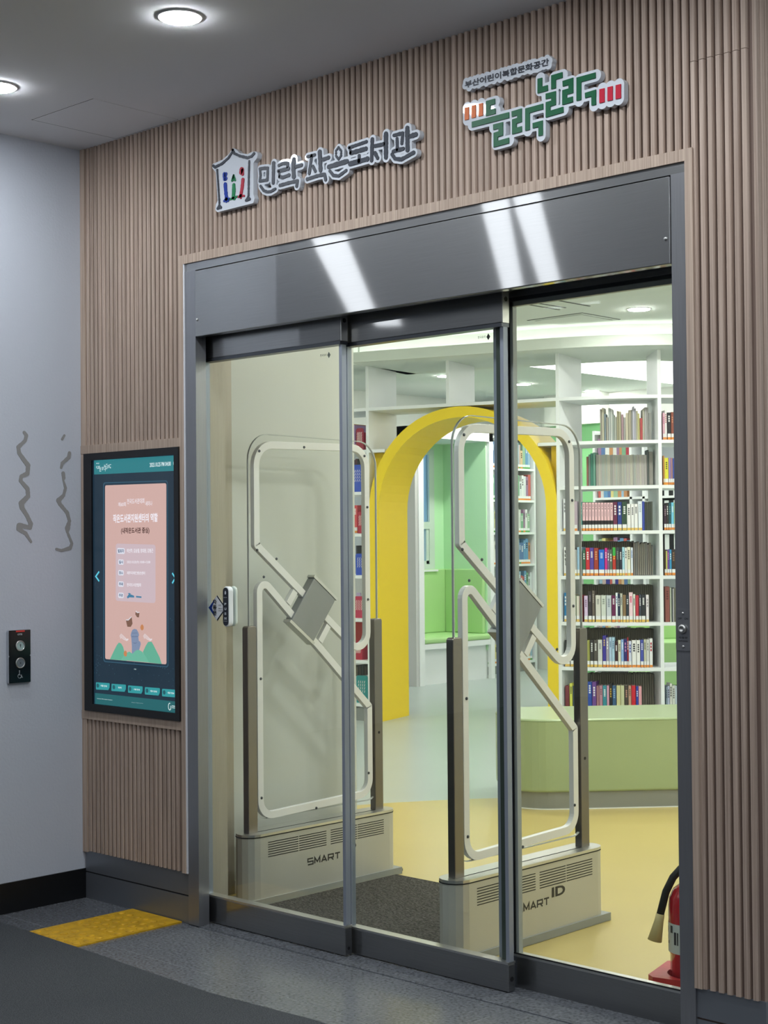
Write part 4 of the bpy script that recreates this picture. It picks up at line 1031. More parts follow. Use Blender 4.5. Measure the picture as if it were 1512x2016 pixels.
fixparent(strip(.026, .17, 0, DEP, 2.20 - T, 2.20).obj('shelf', M_WHITE), BD)
fixparent(strip(L1 - .150, L1, 0, DEP, 2.20 - T, 2.20).obj('shelf', M_WHITE), BD)
# yellow arch
ac, ri, ro = .837, .722, .808
zsp = 2.512 - ro
AR = thing('yellow_arch', 'thick bright yellow arch forming a passage through the white shelves', 'arch', (*map(float, path(ac)[:2]), 0.0))
th = np.linspace(0, math.pi, 33)
inner = [(ac + ri, 0.0)] + [(ac + ri * math.cos(t), zsp + ri * math.sin(t)) for t in th] + [(ac - ri, 0.0)]
outer = [(ac + ro, 0.0)] + [(ac + ro * math.cos(t), zsp + ro * math.sin(t)) for t in th] + [(ac - ro, 0.0)]
vs = []; fs = []
for pts_, off in ((inner, -.01), (outer, -.01), (inner, DEP + .01), (outer, DEP + .01)):
    for s, z in pts_:
        x, y, h = path(min(max(s, 1e-4), L1 - 1e-4), off); vs.append((x, y, z))
k = len(inner)
for i in range(k - 1):
    fs += [(i, i + 1, k + i + 1, k + i), (2 * k + i, 3 * k + i, 3 * k + i + 1, 2 * k + i + 1), (i, 2 * k + i, 2 * k + i + 1, i + 1), (k + i, k + i + 1, 3 * k + i + 1, 3 * k + i)]
for a in (0, k - 1): fs.append((a, k + a, 3 * k + a, 2 * k + a))
fixparent(MB().add(vs, fs).obj('arch_ring', M_YELLOW), AR)
# yellow infill beside the ring, below the little side shelves
fixparent(strip(.027, ac - ro * .9, .10, .12, 1.2, 2.174).obj('infill_panel', M_YELLOW), AR)
fixparent(strip(ac + ro * .9, L1 - .001, .10, .12, 1.2, 2.174).obj('infill_panel', M_YELLOW), AR)

# ------------------------------------------------------------------ books
def s_from_u(u, v, off, z):
    ss = np.linspace(-.6, L1 + 1.6, 1400)
    us = np.array([project((*path(s, off)[:2], z))[0] for s in ss[::20]])
    return float(np.interp(u, us, ss[::20]))
_SU = {}
def s_of(u, off, z):
    k = (round(off, 3), round(z, 2))
    if k not in _SU:
        ss = np.linspace(-.6, L1 + 1.6, 90); _SU[k] = (np.array([project((*path(s, off)[:2], z))[0] for s in ss]), ss)
    return float(np.interp(u, *_SU[k]))
def colour_word(hexc):
    r, g, b = [int(hexc.lstrip('#')[i:i + 2], 16) / 255 for i in (0, 2, 4)]
    mx, mn = max(r, g, b), min(r, g, b); v = mx; s = 0 if mx == 0 else (mx - mn) / mx
    if s < .14: return 'white' if v > .78 else 'light grey' if v > .6 else 'grey' if v > .38 else 'charcoal' if v > .22 else 'black'
    if mx == r: hh = ((g - b) / (mx - mn)) % 6
    elif mx == g: hh = (b - r) / (mx - mn) + 2
    else: hh = (r - g) / (mx - mn) + 4
    hh *= 60
    if v < .24: return 'black'
    base = 'red' if hh < 14 or hh > 345 else 'brown' if hh < 40 and v < .66 else 'tan' if hh < 40 else 'yellow' if hh < 68 and s > .4 else 'cream' if hh < 68 and v > .7 else 'olive' if hh < 75 else 'green' if hh < 165 else 'teal' if hh < 198 else 'blue' if hh < 245 else 'purple' if hh < 300 else 'magenta'
    if base == 'red' and v > .7 and s < .5: base = 'pink'
    if base == 'magenta' and v > .7 and s < .4: base = 'pink'
    return ('dark ' if v < .42 else 'pale ' if s < .35 and v > .68 else '') + base
def book_mesh(w, d, h, m, pages=M_PAGES):
    c = min(.003, w * .18); mb = MB()
    mb.box(-w / 2, -w / 2 + c, 0, d, 0, h).box(w / 2 - c, w / 2, 0, d, 0, h).box(-w / 2 + c, w / 2 - c, 0, c, 0, h)
    mb.box(-w / 2 + c, w / 2 - c, c, d - .004, .003, h - .005, 1)
    return mb.mesh('book', [m, pages])
BAGS = {}; COLS_BAG = {}
def put_book(x, y, z, head, w, d, h, colour, label, group, band='o', title=None, cat='book', tilt=0.0, pages=M_PAGES, back=False, name='book', bag=None):
    if bag:
        B = BAGS.setdefault(bag, MB()); ca, sa = math.cos(head + (math.pi if back else 0)), math.sin(head + (math.pi if back else 0))
        me = book_mesh(w, d, h, paint(colour), pages)
        vs = [(x + v.co.x * ca - v.co.y * sa, y + v.co.x * sa + v.co.y * ca, z + v.co.z) for v in me.vertices]; n0 = len(B.v)
        B.v += vs; B.f += [tuple(i + n0 for i in p.vertices) for p in me.polygons]; B.m += [1 if p.material_index else COLS_BAG.setdefault((bag, colour), len([k for k in COLS_BAG if k[0] == bag]) + 2) for p in me.polygons]
        bpy.data.meshes.remove(me); return None
    o = tag(link(name, book_mesh(w, d, h, paint(colour), pages), None, (float(x), float(y), z), head + (math.pi if back else 0)), label, cat, group)
    if tilt: o.rotation_euler = (0, tilt, head)
    if band:
        mb = MB(); mb.box(-w / 2 + .0005, w / 2 - .0005, -.0012, 0.0, .020, .047).box(-w / 2 + .0005, w / 2 - .0005, -.0012, 0.0, .002, .020, 1)
        mb.obj('spine_label', [M_SPINE, M_BAND[band]], o)
    if title:
        mb = MB(); rnd = random.Random(int(w * 1e6) + int(h * 1e5))
        z1 = h * rnd.uniform(.86, .92); z0 = h * rnd.uniform(.55, .68); n = 3 + int(rnd.random() * 3); st_ = (z1 - z0) / n
        for k in range(n): mb.box(-w * .22, w * .22, -.0010, 0, z0 + st_ * k, z0 + st_ * (k + .68))
        mb.obj('title', paint(title), o)
    return o
def beside(cols, i):
    if len(cols) > 1 and 0 < i < len(cols) - 1:
        a, b = [colour_word(q).split()[-1] for q in (cols[i - 1], cols[i + 1])]
        return 'between %s ones ' % a if a == b else 'between %s and %s ones ' % (a, b)
    if len(cols) < 2: return ''
    if i == 0: return 'at the row end by %s, ' % colour_word(cols[1]).split()[-1]
    if i == len(cols) - 1: return 'at the row end by %s, ' % colour_word(cols[-2]).split()[-1]
    a, b = colour_word(cols[i - 1]), colour_word(cols[i + 1])
    return 'between %s ones ' % a if a == b else 'between %s and %s ones ' % (a, b)
def clear(s0, s1):
    if L1 < (s0 + s1) / 2 < L1 + .788: return max(s0, L1 + .040), min(s1, L1 + .772)
    if (s0 + s1) / 2 >= L1 + .788: return max(s0, L1 + .818), min(s1, L1 + 1.54)
    return s0, s1
def spine_width(ds, off, depth): return max(.006, ds * (RD - off - depth) / RD * .975)
def row(spec, zf, z, rowname, off=.03, depth=.15, band='o', cat='book', kind='book', name='book', group=None):
    """spec: [(x0, x1, ytop, colour[, title[, band]])] in zoom pixels of zf; books stand on the shelf at height z"""
    raw = [(s_of(zf(it[0], it[2])[0], off, z + .1), s_of(zf(it[1], it[2])[0], off, z + .1)) for it in spec]
    mid = sum(a + b for a, b in raw) / (2 * len(raw)); lo, hi = (L1 + .040, L1 + .772) if mid < L1 + .788 else (L1 + .818, L1 + 1.54)
    r0, r1 = min(a for a, b in raw), max(b for a, b in raw); n0, n1 = max(r0, lo), min(r1, hi)
    fit = lambda q: n0 + (q - r0) * (n1 - n0) / (r1 - r0)          # the row fits between its uprights
    for num, it in enumerate(spec):
        x0, x1, yt, c = it[:4]; ti = it[4] if len(it) > 4 else None; bd = it[5] if len(it) > 5 else band
        u0, v0 = zf(x0, yt); u1, _ = zf(x1, yt)
        s0, s1 = fit(raw[num][0]), fit(raw[num][1]); sm = (s0 + s1) / 2; dp = .12 if cat == 'book' else .14
        x, y, h = path(sm, off); d_ = np.array([x, y]) - CAM[:2]
        r = ray((u0 + u1) / 2, v0); hz = CAM[2] + r[2] * np.linalg.norm(d_) / np.linalg.norm(r[:2])
        hgt = min(max(hz - z, .12), .305)
        w = spine_width(s1 - s0, off, dp)
        put_book(x, y, z + .0005, h, w, dp, hgt, c, '%s %s %s%s' % (colour_word(c), kind, beside([q[3] for q in spec], num), rowname), group or (kind + 's ' + rowname), bd, ti, cat, name=name)
def fill(u0, u1, n, zf, yt, z, cols, rowname, off, depth, band=None, cat='book', kind='book', back=True, wob=6, name='book', pages=M_PAGES_SHADED, bag='fore'):
    e = np.linspace(u0, u1, n + 1)
    for i in range(n):
        U0, v0 = zf(e[i], yt + random.uniform(-wob, wob)); U1, _ = zf(e[i + 1], yt)
        s0, s1 = clear(s_of(U0, off, z + .1), s_of(U1, off, z + .1)); sm = (s0 + s1) / 2; depth = .12
        x, y, h = path(sm, off + (depth if back else 0)); d_ = np.array(path(sm, off)[:2]) - CAM[:2]
        r = ray((U0 + U1) / 2, v0); hz = CAM[2] + r[2] * np.linalg.norm(d_) / np.linalg.norm(r[:2])
        c = random.choice(cols)
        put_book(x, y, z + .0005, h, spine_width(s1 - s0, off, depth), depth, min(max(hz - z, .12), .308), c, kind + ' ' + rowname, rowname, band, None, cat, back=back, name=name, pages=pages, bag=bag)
b1, b2, b3, b4 = [zoomed(1090, oy, 6.048) for oy in (785, 950, 1130, 1220)]
DK = '#1e1e22'; LT = '#e8e8e8'
random.seed(21)
row([(552, 575, 125, '#8f8b80'), (575, 600, 110, '#b5b09c'), (603, 622, 180, '#7d8a92'), (625, 652, 222, '#97948c'), (652, 680, 112, '#a3a8a6'), (680, 702, 122, '#b9bcb8'), (702, 722, 188, '#8d9690'), (722, 750, 215, '#9a9d94'), (750, 775, 145, '#8e886f'), (775, 803, 150, '#a09a80'), (805, 832, 185, '#9b7f86'), (832, 855, 220, '#8f8d8a'), (855, 890, 168, '#b5ae98'), (890, 925, 135, '#9d9684'), (925, 942, 132, '#8a8a86'), (942, 965, 92, '#b3b1c0'), (965, 985, 115, '#9a9aa0'), (985, 1005, 145, '#a9a489'), (1005, 1025, 175, '#b0aa72'), (1028, 1042, 232, '#a54c4c'), (1042, 1058, 232, '#b84a4a'), (1058, 1085, 125, '#a5a496'), (1085, 1110, 103, '#a3a0a0'), (1110, 1130, 105, '#8e8e8a'), (1130, 1165, 168, '#8c8c88')],
    b1, 2.20, 'in the top magazine row', .14, band=None, cat='magazine', kind='magazine', name='magazine')
row([(390, 415, 690, '#8a5a50'), (415, 440, 665, '#6d8078'), (440, 470, 650, '#3f7a6a'), (470, 500, 640, '#6a9a88'), (1112, 1135, 610, '#555a58'), (1135, 1185, 630, '#8a8780')],
    b1, 1.86, 'by the grey bound volumes', .14, band=None, cat='magazine', kind='magazine', name='magazine')
for i, (a, b) in enumerate(zip(np.linspace(505, 1110, 37)[:-1], np.linspace(505, 1110, 37)[1:])):
    row([(a, b, 668 + random.uniform(-3, 3), random.choice(['#a9a79c', '#b5b2a4', '#9d9c94', '#aca5a3', '#a3aaa4', '#969690']))], b1, 1.86, 'in the even row of bound volumes', .14, band=None, cat='magazine', kind='thin volume', name='magazine')
r3 = 'in the pink series row'
row([(62, 112, 195, '#e6e6ea', '#8a8a90', 'a'), (112, 165, 190, '#e6e6ea', '#8a8a90', 'a'), (168, 184, 205, '#e0d4da'), (184, 207, 222, '#c0506a', LT), (214, 270, 225, '#b9a6b4'), (310, 340, 232, '#2f8c88', LT)], b2, 1.52, r3)
for i in range(10):
    a = 342 + i * 36.7
    row([(a, a + 36, 235, '#2a2629')], b2, 1.52, r3, kind='pink and black book', group='pink numbered series')
    o = bpy.context.scene.objects
for o in [o for o in COL.objects if o.get('group') == 'pink numbered series']:
    o['label'] = 'pink book with black lower band, one of a matching numbered series'
    w = o.dimensions.x; h = max(v.co.z for v in o.data.vertices); w = max(v.co.x for v in o.data.vertices) * 2
    mb = MB(); mb.box(-w / 2 + .0005, w / 2 - .0005, -.0011, 0, h * .36, h * .985); j = mb.obj('pink_jacket', paint('#e6bcc2'), o)
    mb = MB(); mb.lathe([(.004, 0), (.004, -.0003)], (0, -.0011, h * .77), 10, axis='y'); mb.box(-.002, .002, -.0013, -.0011, h * .82, h * .93); mb.box(-.001, .001, -.0013, -.0011, h * .5, h * .68); mb.obj('title', paint('#4a3a40'), o)
row([(709, 758, 232, '#6a2a4a', LT, 'a'), (760, 812, 232, '#2c3f8a', LT, 'a'), (815, 872, 230, '#2f4a38', LT, 'a'), (873, 919, 255, '#ecebea', '#55555a', 'a'), (920, 960, 255, '#ecebea', '#55555a', 'a'), (961, 1003, 255, '#ecebea', '#55555a', 'a'), (1005, 1055, 222, '#e2e8f0', '#a8b4bc', 'a'), (1055, 1084, 225, '#3a4aa0', None, None), (1086, 1110, 230, '#3a4038', None, None), (1110, 1134, 232, '#40443e', None, None), (1134, 1157, 228, '#3a4038', None, None), (1157, 1180, 226, '#464a44', None, None)], b2, 1.52, r3)
r4 = 'in the bright blue book row'
row([(85, 152, 770, '#ececea', None, 'a'), (155, 210, 778, '#8a8684', LT, 'a'), (212, 248, 800, '#a9a8a6', None, 'a'), (250, 312, 770, '#9cc0dc', None, 'a'), (318, 356, 800, '#3d6650', LT), (358, 408, 778, '#c8323c', LT), (408, 458, 778, '#5a45a0', LT), (459, 516, 780, '#a03c30', '#d8a070'), (518, 592, 800, '#1e66d0', '#bcd0f0'), (594, 624, 780, '#d0308a', LT), (625, 652, 800, '#7a5a80', LT), (653, 688, 800, '#5a6a5a', LT), (690, 732, 770, '#b8382c', '#e8c040'), (733, 775, 772, '#3a3f42', '#8a9090', 'a'), (776, 809, 785, '#2a2c3a', LT, 'a'), (810, 842, 770, '#a8d4e4', '#5a8090', 'a'), (843, 872, 775, '#ecebe6', '#5a5a5a'), (873, 915, 768, '#e8e6d0', '#5a564a', 'a'), (918, 945, 775, '#dfe6f0', '#4a68a8')], b2, 1.18, r4)
bk = [o for o in COL.objects if o.get('group') == 'books ' + r4]
big = min([o for o in bk if o['label'].startswith('white')], key=lambda o: o.location.x)
big['label'] = 'white book with large black Korean title in the row with the bright blue book'
h = max(v.co.z for v in big.data.vertices); mb = MB()
for i, chh in enumerate('방대인?'): add_text(mb, chh, -.013, .013, h * .78 - i * .031, h * .78 - i * .031 + .027, lambda a, b: (a, -.0012, b), bold=.04)
mb.obj('title', paint('#17171a'), big)
grn = min([o for o in bk if '#b8382c'.lstrip('#') in o.data.materials[0].name], key=lambda o: 0)
mb = MB(); w = max(v.co.x for v in grn.data.vertices); hh = max(v.co.z for v in grn.data.vertices); mb.box(-w + .0005, w - .0005, -.0014, 0, hh * .70, hh * .995); mb.obj('green_panel', paint('#3aa84a'), grn); grn['label'] = 'red and yellow book with a green spine top, beside a charcoal book'
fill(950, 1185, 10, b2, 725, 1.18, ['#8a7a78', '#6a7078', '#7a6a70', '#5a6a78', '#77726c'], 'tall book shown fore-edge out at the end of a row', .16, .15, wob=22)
r5 = 'in the pink lettered row'
row([(78, 112, 225, '#2a7ab0', LT, 'a'), (114, 141, 235, '#3a7a5a', LT, 'o'), (142, 200, 245, '#e0c8a8', '#3a3430', 'a'), (201, 226, 255, '#8a9a80', None, 'a'), (230, 268, 262, '#d8d2c4', None, 'a'), (270, 300, 255, '#b04050', None, 'a'), (325, 372, 262, '#d8c0e0', '#8a7090', 'a'), (376, 422, 205, '#3a3438', '#8a8488', 'a'), (425, 458, 200, '#6a6058', '#a8a098', 'a'), (466, 534, 255, '#d8d6cc', '#a0a29a', 'a'), (536, 599, 255, '#d0d6cc', '#98a098', 'a'), (601, 667, 255, '#c8ced4', '#8a94a0', 'a'), (669, 718, 258, '#6a2050', LT), (719, 745, 225, '#e8eef4', '#6a88b0', 'a'), (746, 774, 240, '#1e2a4a', LT), (776, 805, 232, '#c8c8b8', '#5a6878', 'a'), (808, 848, 250, '#8a7050', None, 'a'), (850, 884, 255, '#303840', LT, 'a'), (885, 935, 220, '#f0d0d8', '#d0406a', 'a'), (938, 965, 242, '#e0e0d4', '#40443c', 'a'), (967, 1008, 255, '#c03848', None, 'a'), (1010, 1040, 245, '#404450', LT, 'a'), (1041, 1092, 245, '#2c2e34', LT, 'a'), (1098, 1135, 250, '#e8e0e4', '#a0989c', 'a')], b3, .83, r5)
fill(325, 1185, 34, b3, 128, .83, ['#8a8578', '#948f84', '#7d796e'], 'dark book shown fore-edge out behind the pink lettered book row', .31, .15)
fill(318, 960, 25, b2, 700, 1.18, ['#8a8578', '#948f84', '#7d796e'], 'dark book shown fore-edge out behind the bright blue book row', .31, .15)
r6 = 'in the purple book row'
row([(88, 155, 790, '#2a2a2c', '#6a6a6c', 'a'), (158, 212, 790, '#2a2a2c', '#6a6a6c', 'a'), (213, 240, 790, '#e0a840', None, 'a'), (348, 400, 790, '#9a9a50', None, 'a'), (402, 446, 785, '#3a3838', LT, 'a'), (448, 495, 785, '#55504a', LT, 'a'), (497, 555, 785, '#d0d0cc', '#8a8a88', 'a'), (558, 600, 735, '#42389a', '#d8b860'), (601, 636, 760, '#a8a0b0', LT), (638, 672, 755, '#b0c8e0', '#5a7090'), (673, 708, 755, '#a8c8dc', '#5a7090'), (709, 748, 805, '#3a2028', LT), (750, 785, 790, '#e0dec8', '#6a6658'), (787, 820, 780, '#90b0e0', '#e8eef8'), (821, 862, 775, '#302a70', '#c080b0'), (863, 880, 755, '#a02030', LT), (881, 918, 800, '#d0d4e8', '#3a4898'), (920, 977, 790, '#ecebe8', DK), (978, 1025, 790, '#ecebe8', DK), (1027, 1068, 785, '#4a55a8', LT), (1070, 1099, 780, '#c8c8b0', '#6a6a58'), (1100, 1138, 780, '#d0d0cc', '#8a8a88'), (1140, 1180, 770, '#e8e8e8', '#b02838')], b3, .49, r6)
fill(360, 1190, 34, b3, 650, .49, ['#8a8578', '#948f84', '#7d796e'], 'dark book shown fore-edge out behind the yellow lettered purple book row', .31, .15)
r7 = 'in the row above the bench'
row([(90, 142, 785, '#7a3038', None, None), (146, 182, 760, '#d8d858', DK, None), (183, 240, 790, '#3a4a5a', '#5a88b8', None), (241, 270, 790, '#5a4030', None, None), (348, 371, 735, '#8a8a60', None, None), (372, 425, 740, '#3050a8', LT, None), (427, 480, 740, '#704890', LT, None), (482, 517, 790, '#a07078', None, None), (518, 559, 785, '#b88898', '#7a4a58', None), (560, 610, 785, '#3a8a98', LT, None), (612, 640, 785, '#d8a0b8', None, None), (642, 679, 760, '#2a2a2c', '#d8b040', None), (680, 730, 785, '#3a5a80', '#8ab0d8', None), (732, 784, 785, '#d0cc98', None, None), (785, 832, 785, '#c8c8a0', None, None), (835, 880, 785, '#4a4038', '#c89080', None), (882, 919, 790, '#c09880', '#6a4030', None), (920, 975, 785, '#c82030', None, None), (977, 1009, 795, '#3040a0', LT, None), (1010, 1050, 795, '#e0a0a8', None, None)], b4, .14, r7)
fill(385, 1195, 30, b4, 640, .14, ['#8a8578', '#948f84', '#7d796e'], 'dark book shown fore-edge out behind the lowest row', .31, .15)
cN = 'beside the steel jamb'
row([(1248, 1281, 170, '#d8a8b8', '#a05070'), (1282, 1315, 135, '#e8e4e4', '#b02838'), (1322, 1382, 165, '#2c2830', LT), (1385, 1430, 160, '#8a4a3a', '#c88a6a')], b1, 2.20, cN)
row([(1250, 1269, 680, '#c89050', None), (1270, 1336, 705, '#e0d840', '#5a581a'), (1338, 1374, 705, '#9880b8', None), (1375, 1407, 705, '#a07880', None), (1408, 1445, 710, '#3a50a0', None)], b1, 1.86, cN)
row([(1258, 1299, 270, '#3a2838', '#a89098'), (1300, 1335, 245, '#302c2a', LT), (1336, 1378, 240, '#1e5058', '#6a9aa0'), (1380, 1424, 238, '#70c0e0', LT), (1425, 1450, 240, '#a8c090', None)], b2, 1.52, cN)
row([(1270, 1294, 800, '#4a3828', None), (1295, 1317, 815, '#d0d070', None), (1318, 1351, 800, '#6a4a98', '#e080a0'), (1352, 1388, 800, '#3a90c0', LT), (1390, 1450, 795, '#3a2c28', '#8a6a50')], b2, 1.18, cN)
row([(1300, 1368, 150, '#8a5048', '#5a2c28', None), (1370, 1392, 165, '#b8bca8', None, None), (1393, 1410, 170, '#3a4448', None, None), (1411, 1430, 175, '#b0aeb0', None, None), (1431, 1460, 165, '#6a6a58', None, None)], b3, .83, cN, kind='tall thin book')
row([(1285, 1309, 800, '#8898a8', DK, None), (1310, 1346, 790, '#b0b8d0', DK, None), (1350, 1386, 760, '#d8d8d0', DK, None), (1388, 1440, 785, '#d0d4cc', '#6a6a68', None), (1441, 1470, 790, '#c0ccd8', None, None)], b4, .14, cN)

# ---- baskets and books on the left bookcase
def basket(u0, u1, vt, z, colour, label, off=.04):
    s0, s1 = s_of(u0, off, z + .1), min(s_of(u1, off, z + .1), -.030)
    x, y, h = path((s0 + s1) / 2, off); w = s1 - s0; d_ = np.array([x, y]) - CAM[:2]
    r = ray((u0 + u1) / 2, vt); H = CAM[2] + r[2] * np.linalg.norm(d_) / np.linalg.norm(r[:2]) - z
    t = thing('storage_basket', label, 'basket', (float(x), float(y), z + .0005), h)
    m = paint(colour, .4)
    pr_ = round_corners([(-w / 2 * .94, 0), (w / 2 * .94, 0), (w / 2, H), (-w / 2, H)], [.006, .006, .02, .02], 4)
    MB().prism(pr_, 0.0, .004, 'y').obj('front_panel', m, t)
    MB().box(-w / 2 * .94, w / 2 * .94, .004, .14, 0, .004).box(-w / 2 * .95, -w / 2 * .95 + .003, .004, .14, .004, H * .8).box(w / 2 * .95 - .003, w / 2 * .95, .004, .14, .004, H * .8).box(-w / 2 * .95, w / 2 * .95, .137, .14, .004, H * .8).obj('tray', m, t)
    mb = MB()
    for i in range(4):
        for j in range(4):
            cx_, cz_ = (-.3 + .17 * i) * w, H * (.42 + .115 * j)
            mb.prism([(cx_ - .006, cz_ - .010), (cx_ - .001, cz_ - .010), (cx_ + .006, cz_ + .010), (cx_ + .001, cz_ + .010)], -.0006, 0.0, 'y')
    mb.obj('slot_pattern', paint('#e4dcd6' if 'blue' not in label or True else '#dfe0ea'), t)
    return t
basket(701.5, 727, 1330, .14, '#2f8f8d', 'teal slotted plastic basket on the lowest shelf left of the arch')
basket(699, 713, 1262, .49, '#b02840', 'crimson slotted basket in front of a large red picture book')
basket(698, 717.5, 1174, .83, '#b83050', 'crimson slotted basket with a lilac book in it, below a blue basket')
basket(700, 722.5, 1090, 1.18, '#3050b8', 'blue slotted basket with dark books behind it, between two crimson baskets')
basket(704, 720.5, 1007, 1.52, '#a82840', 'crimson slotted basket beside a red and white book')
basket(695, 717.5, 915, 1.86, '#3353bb', 'blue slotted basket with a pale boxed book lying above it')
basket(701, 716, 843, 2.20, '#981f38', 'crimson slotted basket on the highest shelf left of the arch')
def lone(u0, u1, vt, z, colour, label, off, d=.18, band=None, title=None):
    s0, s1 = s_of(u0, off, z + .1), min(s_of(u1, off, z + .1), -.006 - (off + d) * .148); x, y, h = path((s0 + s1) / 2, off); d_ = np.array([x, y]) - CAM[:2]
    r = ray((u0 + u1) / 2, vt); H = CAM[2] + r[2] * np.linalg.norm(d_) / np.linalg.norm(r[:2]) - z
    put_book(x, y, z + .0048, h, (s1 - s0) * .97, d, min(H, .305), colour, label, 'picture books among the baskets', band, title)
lone(697, 723.5, 1226, .49, '#b8322a', 'large red picture book behind a crimson basket', .30, .02)
lone(692, 696, 836, 2.20, '#c89a78', 'tan book left of the highest crimson basket', .07)
lone(696.2, 698.5, 838, 2.20, '#b89ac8', 'lilac book left of the highest crimson basket', .07)
lone(698.7, 711, 838, 2.20, '#48a0a4', 'teal book behind the highest crimson basket', .30, .1)
lone(695, 703.5, 996, 1.52, '#d04a50', 'red and white book beside a crimson basket', .07, band='o', title='#f0e8e8')
lone(702, 710, 1168, .83, '#c0b0d0', 'lilac picture book standing in a crimson basket', .12, .01)
lone(699, 704, 1333, .14, '#d8dde0', 'white book beside the teal basket', .10)
for a in np.linspace(701, 719, 7)[:-1]:
    lone(a, a + 2.7, 1078 + random.uniform(-3, 3), 1.18, random.choice(['#3a3a3c', '#4a4440', '#55555a', '#2f3338']), 'dark book behind the lower blue basket', .30, .15)
for a in np.linspace(699, 721, 9)[:-1]:
    lone(a, a + 2.4, 1312 + random.uniform(-2, 2), .14, random.choice(['#5a4a44', '#4a4a48', '#7a6a58', '#3a3836']), 'dark book behind the teal basket', .30, .15)
for a in np.linspace(697, 718, 8)[:-1]:
    lone(a, a + 2.6, 906 + random.uniform(-2, 2), 1.86, random.choice(['#7a6a6a', '#8a5a60', '#6a6a78', '#5a5450']), 'slim book behind the upper blue basket', .30, .15)

# ------------------------------------------------------------------ window nook
NX, NB = -5.15, -5.78
nk = thing('window_nook', 'white framed reading nook built around the window with mint green lining', 'reading nook', (NX, 8.3, 0.0))
def np_(nm, mb, m, bv=0):
    o = mb.obj(nm, m); fixparent(o, nk)
    if bv: bevel(o, bv)
    return o
np_('side_panel', MB().box(-6.2, NX, 7.65, 7.69, 0, 2.62), mat('nook_side_paint', '#cfcfcf', .5))
np_('frame_post', MB().box(NX - .02, NX + .012, 7.69, 7.765, 0, 2.62), M_WHITE)
np_('frame_post', MB().box(NX - .03, NX + .012, 8.805, 8.865, 0, 2.62), M_WHITE)
np_('head_panel', MB().box(-6.2, NX + .012, 7.65, 8.865, 2.50, 2.62), M_WHITE)
np_('lining', MB().box(NB, NX - .03, 8.79, 8.83, .3, 2.50), M_MINT)
np_('lining', MB().box(NB - .02, NB, 8.61, 8.80, .3, 2.50).box(NB - .02, NB, 7.69, 8.61, .3, 1.15).box(NB - .02, NB, 7.69, 8.61, 2.44, 2.5), M_MINT)
np_('seat_box', MB().box(NB, NX - .05, 7.70, 8.82, .0, .36), M_WHITE)
np_('seat_board', MB().box(NB, NX + .006, 7.76, 8.81, .36, .415), M_WHITE)
np_('seat_cushion', MB().box(NB + .02, NX + .012, 7.77, 8.80, .415, .475), M_LIME, .02)
np_('back_cushion', MB().box(NB, NB + .05, 7.70, 8.79, .475, 1.155), M_LIME, .012)
np_('back_cushion', MB().box(NB + .05, NX - .05, 8.745, 8.79, .475, 1.155), M_LIME, .012)
np_('socket', MB().box(NX - .051, NX - .044, 8.34, 8.43, .075, .16).lathe([(.02, 0), (.016, .004)], (NX - .044, 8.39, .118), 14, axis='x'), M_WHITE)
# window: frame, two lights, blueish glass
wn = struct(bpy.data.objects.new('window_2', None)); COL.objects.link(wn); wn.location = (NB, 8.2, 1.15)
MW = mat('window_frame_paint', '#c9d8cc', .45)
def wpart(nm, mb, m): o = mb.obj(nm, m); fixparent(o, wn); return o
wpart('frame', MB().box(NB - .03, NB + .03, 8.53, 8.61, 1.15, 2.44).box(NB - .03, NB + .03, 7.69, 8.53, 1.15, 1.21).box(NB - .03, NB + .03, 7.69, 8.53, 1.585, 1.66).box(NB - .03, NB + .03, 7.69, 8.53, 2.38, 2.44), MW)
wpart('sill', MB().box(NB - .03, NB + .07, 7.70, 8.62, 1.13, 1.15), M_WHITE)
mg = glass('window_glass', (.86, .94, 1.0), 1.3)
wpart('pane', MB().box(NB - .005, NB + .005, 7.69, 8.53, 1.66, 2.38), mg)
wpart('pane', MB().box(NB - .005, NB + .005, 7.69, 8.53, 1.21, 1.585), mg)
wpart('sash', MB().box(NB - .018, NB + .018, 8.49, 8.53, 1.21, 1.585).box(NB - .018, NB + .018, 7.69, 8.53, 1.21, 1.245), MW)
# house across the street seen through the lower pane
tag(MB().box(-9.2, -9.0, 7.0, 13.0, -1, 1.75).box(-9.0, -8.95, 9.0, 9.5, .6, 1.5).box(-9.0, -8.95, 10.0, 10.5, .6, 1.5).obj('neighbour_building', paint('#5a6472')), 'grey-blue building seen through the lower nook window', 'building')

# ------------------------------------------------------------------ bookcase against the far left wall
FX = -5.45
fz = [.113, .475, .825, 1.193, 1.544, 1.902, 2.254, 2.60]
fb = thing('bookcase', 'tall white bookcase of children\'s books beside the window nook', 'bookcase', (FX, 9.5, 0.0))
for z in fz: fixparent(MB().box(FX - .28, FX, 8.99, 9.955, z - .024, z).obj('shelf', M_WHITE), fb)
for y in (8.96, 9.955): fixparent(MB().box(FX - .28, FX, y, y + .03, 0, 2.62).obj('upright', M_WHITE), fb)
fixparent(MB().box(FX - .28, FX - .012, 8.99, 9.955, 0, .089).obj('plinth', M_TOE), fb)
fixparent(MB().box(FX - .29, FX - .28, 8.96, 9.985, 0, 2.62).obj('back_panel', M_WHITE), fb)
pal = ['#6a98c0', '#d8cc88', '#c0605a', '#dcdcd8', '#7aa888', '#d8b890', '#9a7898', '#9ab8d0', '#d0d0cc', '#5a78a8', '#c0a8a4', '#9ab89c', '#c08a60', '#e4e4e4', '#d4d8dc']
random.seed(31)
rows7 = ['on the lowest', 'on the second', 'on the third', 'on the fourth', 'on the fifth', 'on the sixth', 'on the seventh']
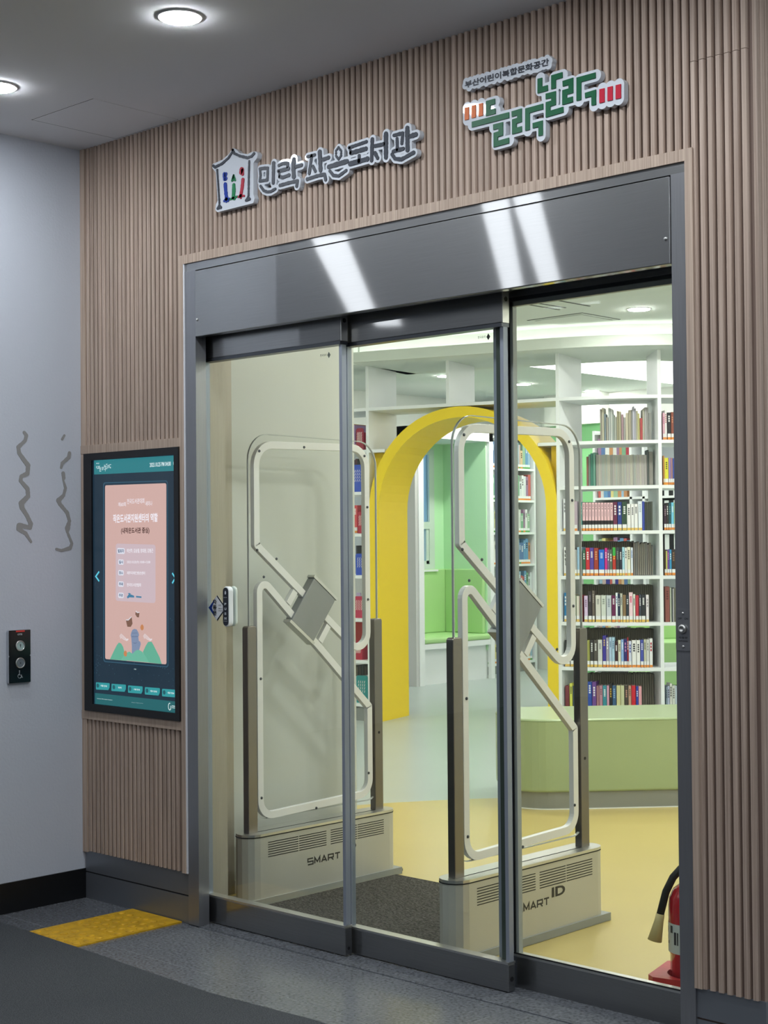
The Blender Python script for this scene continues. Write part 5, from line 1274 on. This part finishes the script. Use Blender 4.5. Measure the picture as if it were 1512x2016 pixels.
for i, z in enumerate(fz[:7]):
    y = 9.10; seq = []
    while y < 9.93:
        w = random.uniform(.026, .05)
        if 9.30 < y < 9.62: y += .03; continue
        if y + w > 9.95: break
        seq.append((y, w, random.choice(pal), random.uniform(.20, .29))); y += w
    for num, (y, w, c, hgt) in enumerate(seq):
        put_book(FX - .03, y + w / 2, z + .0005, math.pi / 2, w * .97, .2, hgt, c, '%s book %s%s shelf by the nook' % (colour_word(c), beside([q[2] for q in seq], num), rows7[i]), 'children\'s books beside the window nook', random.choice(['g', 'o']), random.choice([None, LT, DK]))
# ------------------------------------------------------------------ bookcase on the far wall, seen through the shelves
fw = thing('bookcase', 'white bookcase on the far wall seen through the curved bookcase', 'bookcase', (-3.6, 9.8, 0.0))
FY = 9.75
for z in fz: fixparent(MB().box(-4.46, -2.5, FY, FY + .28, z - .024, z).obj('shelf', M_WHITE), fw)
for x in (-4.49, -4.02, -3.86, -3.2, -2.5): fixparent(MB().box(x, x + .03, FY, FY + .28, 0, 2.62).obj('upright', M_WHITE), fw)
fixparent(MB().box(-4.49, -2.47, FY + .28, FY + .29, 0, 2.62).obj('back_panel', paint('#b9c0c4')), fw)
random.seed(33)
for i, z in enumerate(fz[:7]):
    x = -4.44
    while x < -3.9:
        w = random.uniform(.03, .055)
        if x + w > -4.025: break
        c = random.choice(pal + ['#3a3a8c', '#b03848'])
        put_book(x + w / 2, FY + .03, z + .0005, 0, w * .97, .2, random.uniform(.20, .29), c, '%s book %s shelf of the far wall bookcase' % (colour_word(c), rows7[i]), 'books in the far wall bookcase', 'o', random.choice([None, LT, DK]), bag='far'); x += w
    x = -3.83
    for k in range(7 if i in (3, 4, 5) else 0):
        c = '#15161a' if k % 2 else '#e4e8e8'; w = .055
        put_book(x + w / 2, FY + .03, z + .0005, 0, w * .97, .2, .31, c, ('black' if k % 2 else 'white') + ' binder %s shelf of the far wall bookcase' % rows7[i], 'binders in the far wall bookcase', None, None, 'binder', name='binder'); x += w
# green sofa behind the drum
sf = thing('green_sofa', 'pale lime green sofa block seen low through the curved bookcase', 'sofa', (-2.7, 8.6, 0.0))
a = math.radians(42)
def rot(pts): return [(-2.75 + x * math.cos(a) - y * math.sin(a), 8.35 + x * math.sin(a) + y * math.cos(a)) for x, y in pts]
fixparent(MB().prism(rot([(-.15, .02), (1.5, .02), (1.5, .68), (-.15, .68)]), 0.0, .1).obj('toe_kick', M_TOE), sf)
o = MB().prism(rot(round_corners([(-.2, 0), (1.55, 0), (1.55, .7), (-.2, .7)], .08, 4)), .1, .5).obj('seat_cover', M_LIME); bevel(o, .012); fixparent(o, sf)
o = MB().prism(rot([(-.2, .5), (1.55, .5), (1.55, .7), (-.2, .7)]), .49, .72).obj('backrest', M_LIME); bevel(o, .02); fixparent(o, sf)

# rows too small to pick apart singly
for bag, nm, lab, cat in (('fore', 'book_rows', 'dark rows of books with shade painted on their fore-edges behind the front rows', 'books'), ('far', 'book_rows', 'small coloured books in the far wall bookcase behind the drum', 'books')):
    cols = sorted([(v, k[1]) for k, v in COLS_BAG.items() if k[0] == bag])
    tag(BAGS[bag].obj(nm, [M_PAGES_SHADED, M_PAGES_SHADED if bag == 'fore' else M_PAGES] + [paint(c) for _, c in cols]), lab, cat, kind='stuff')
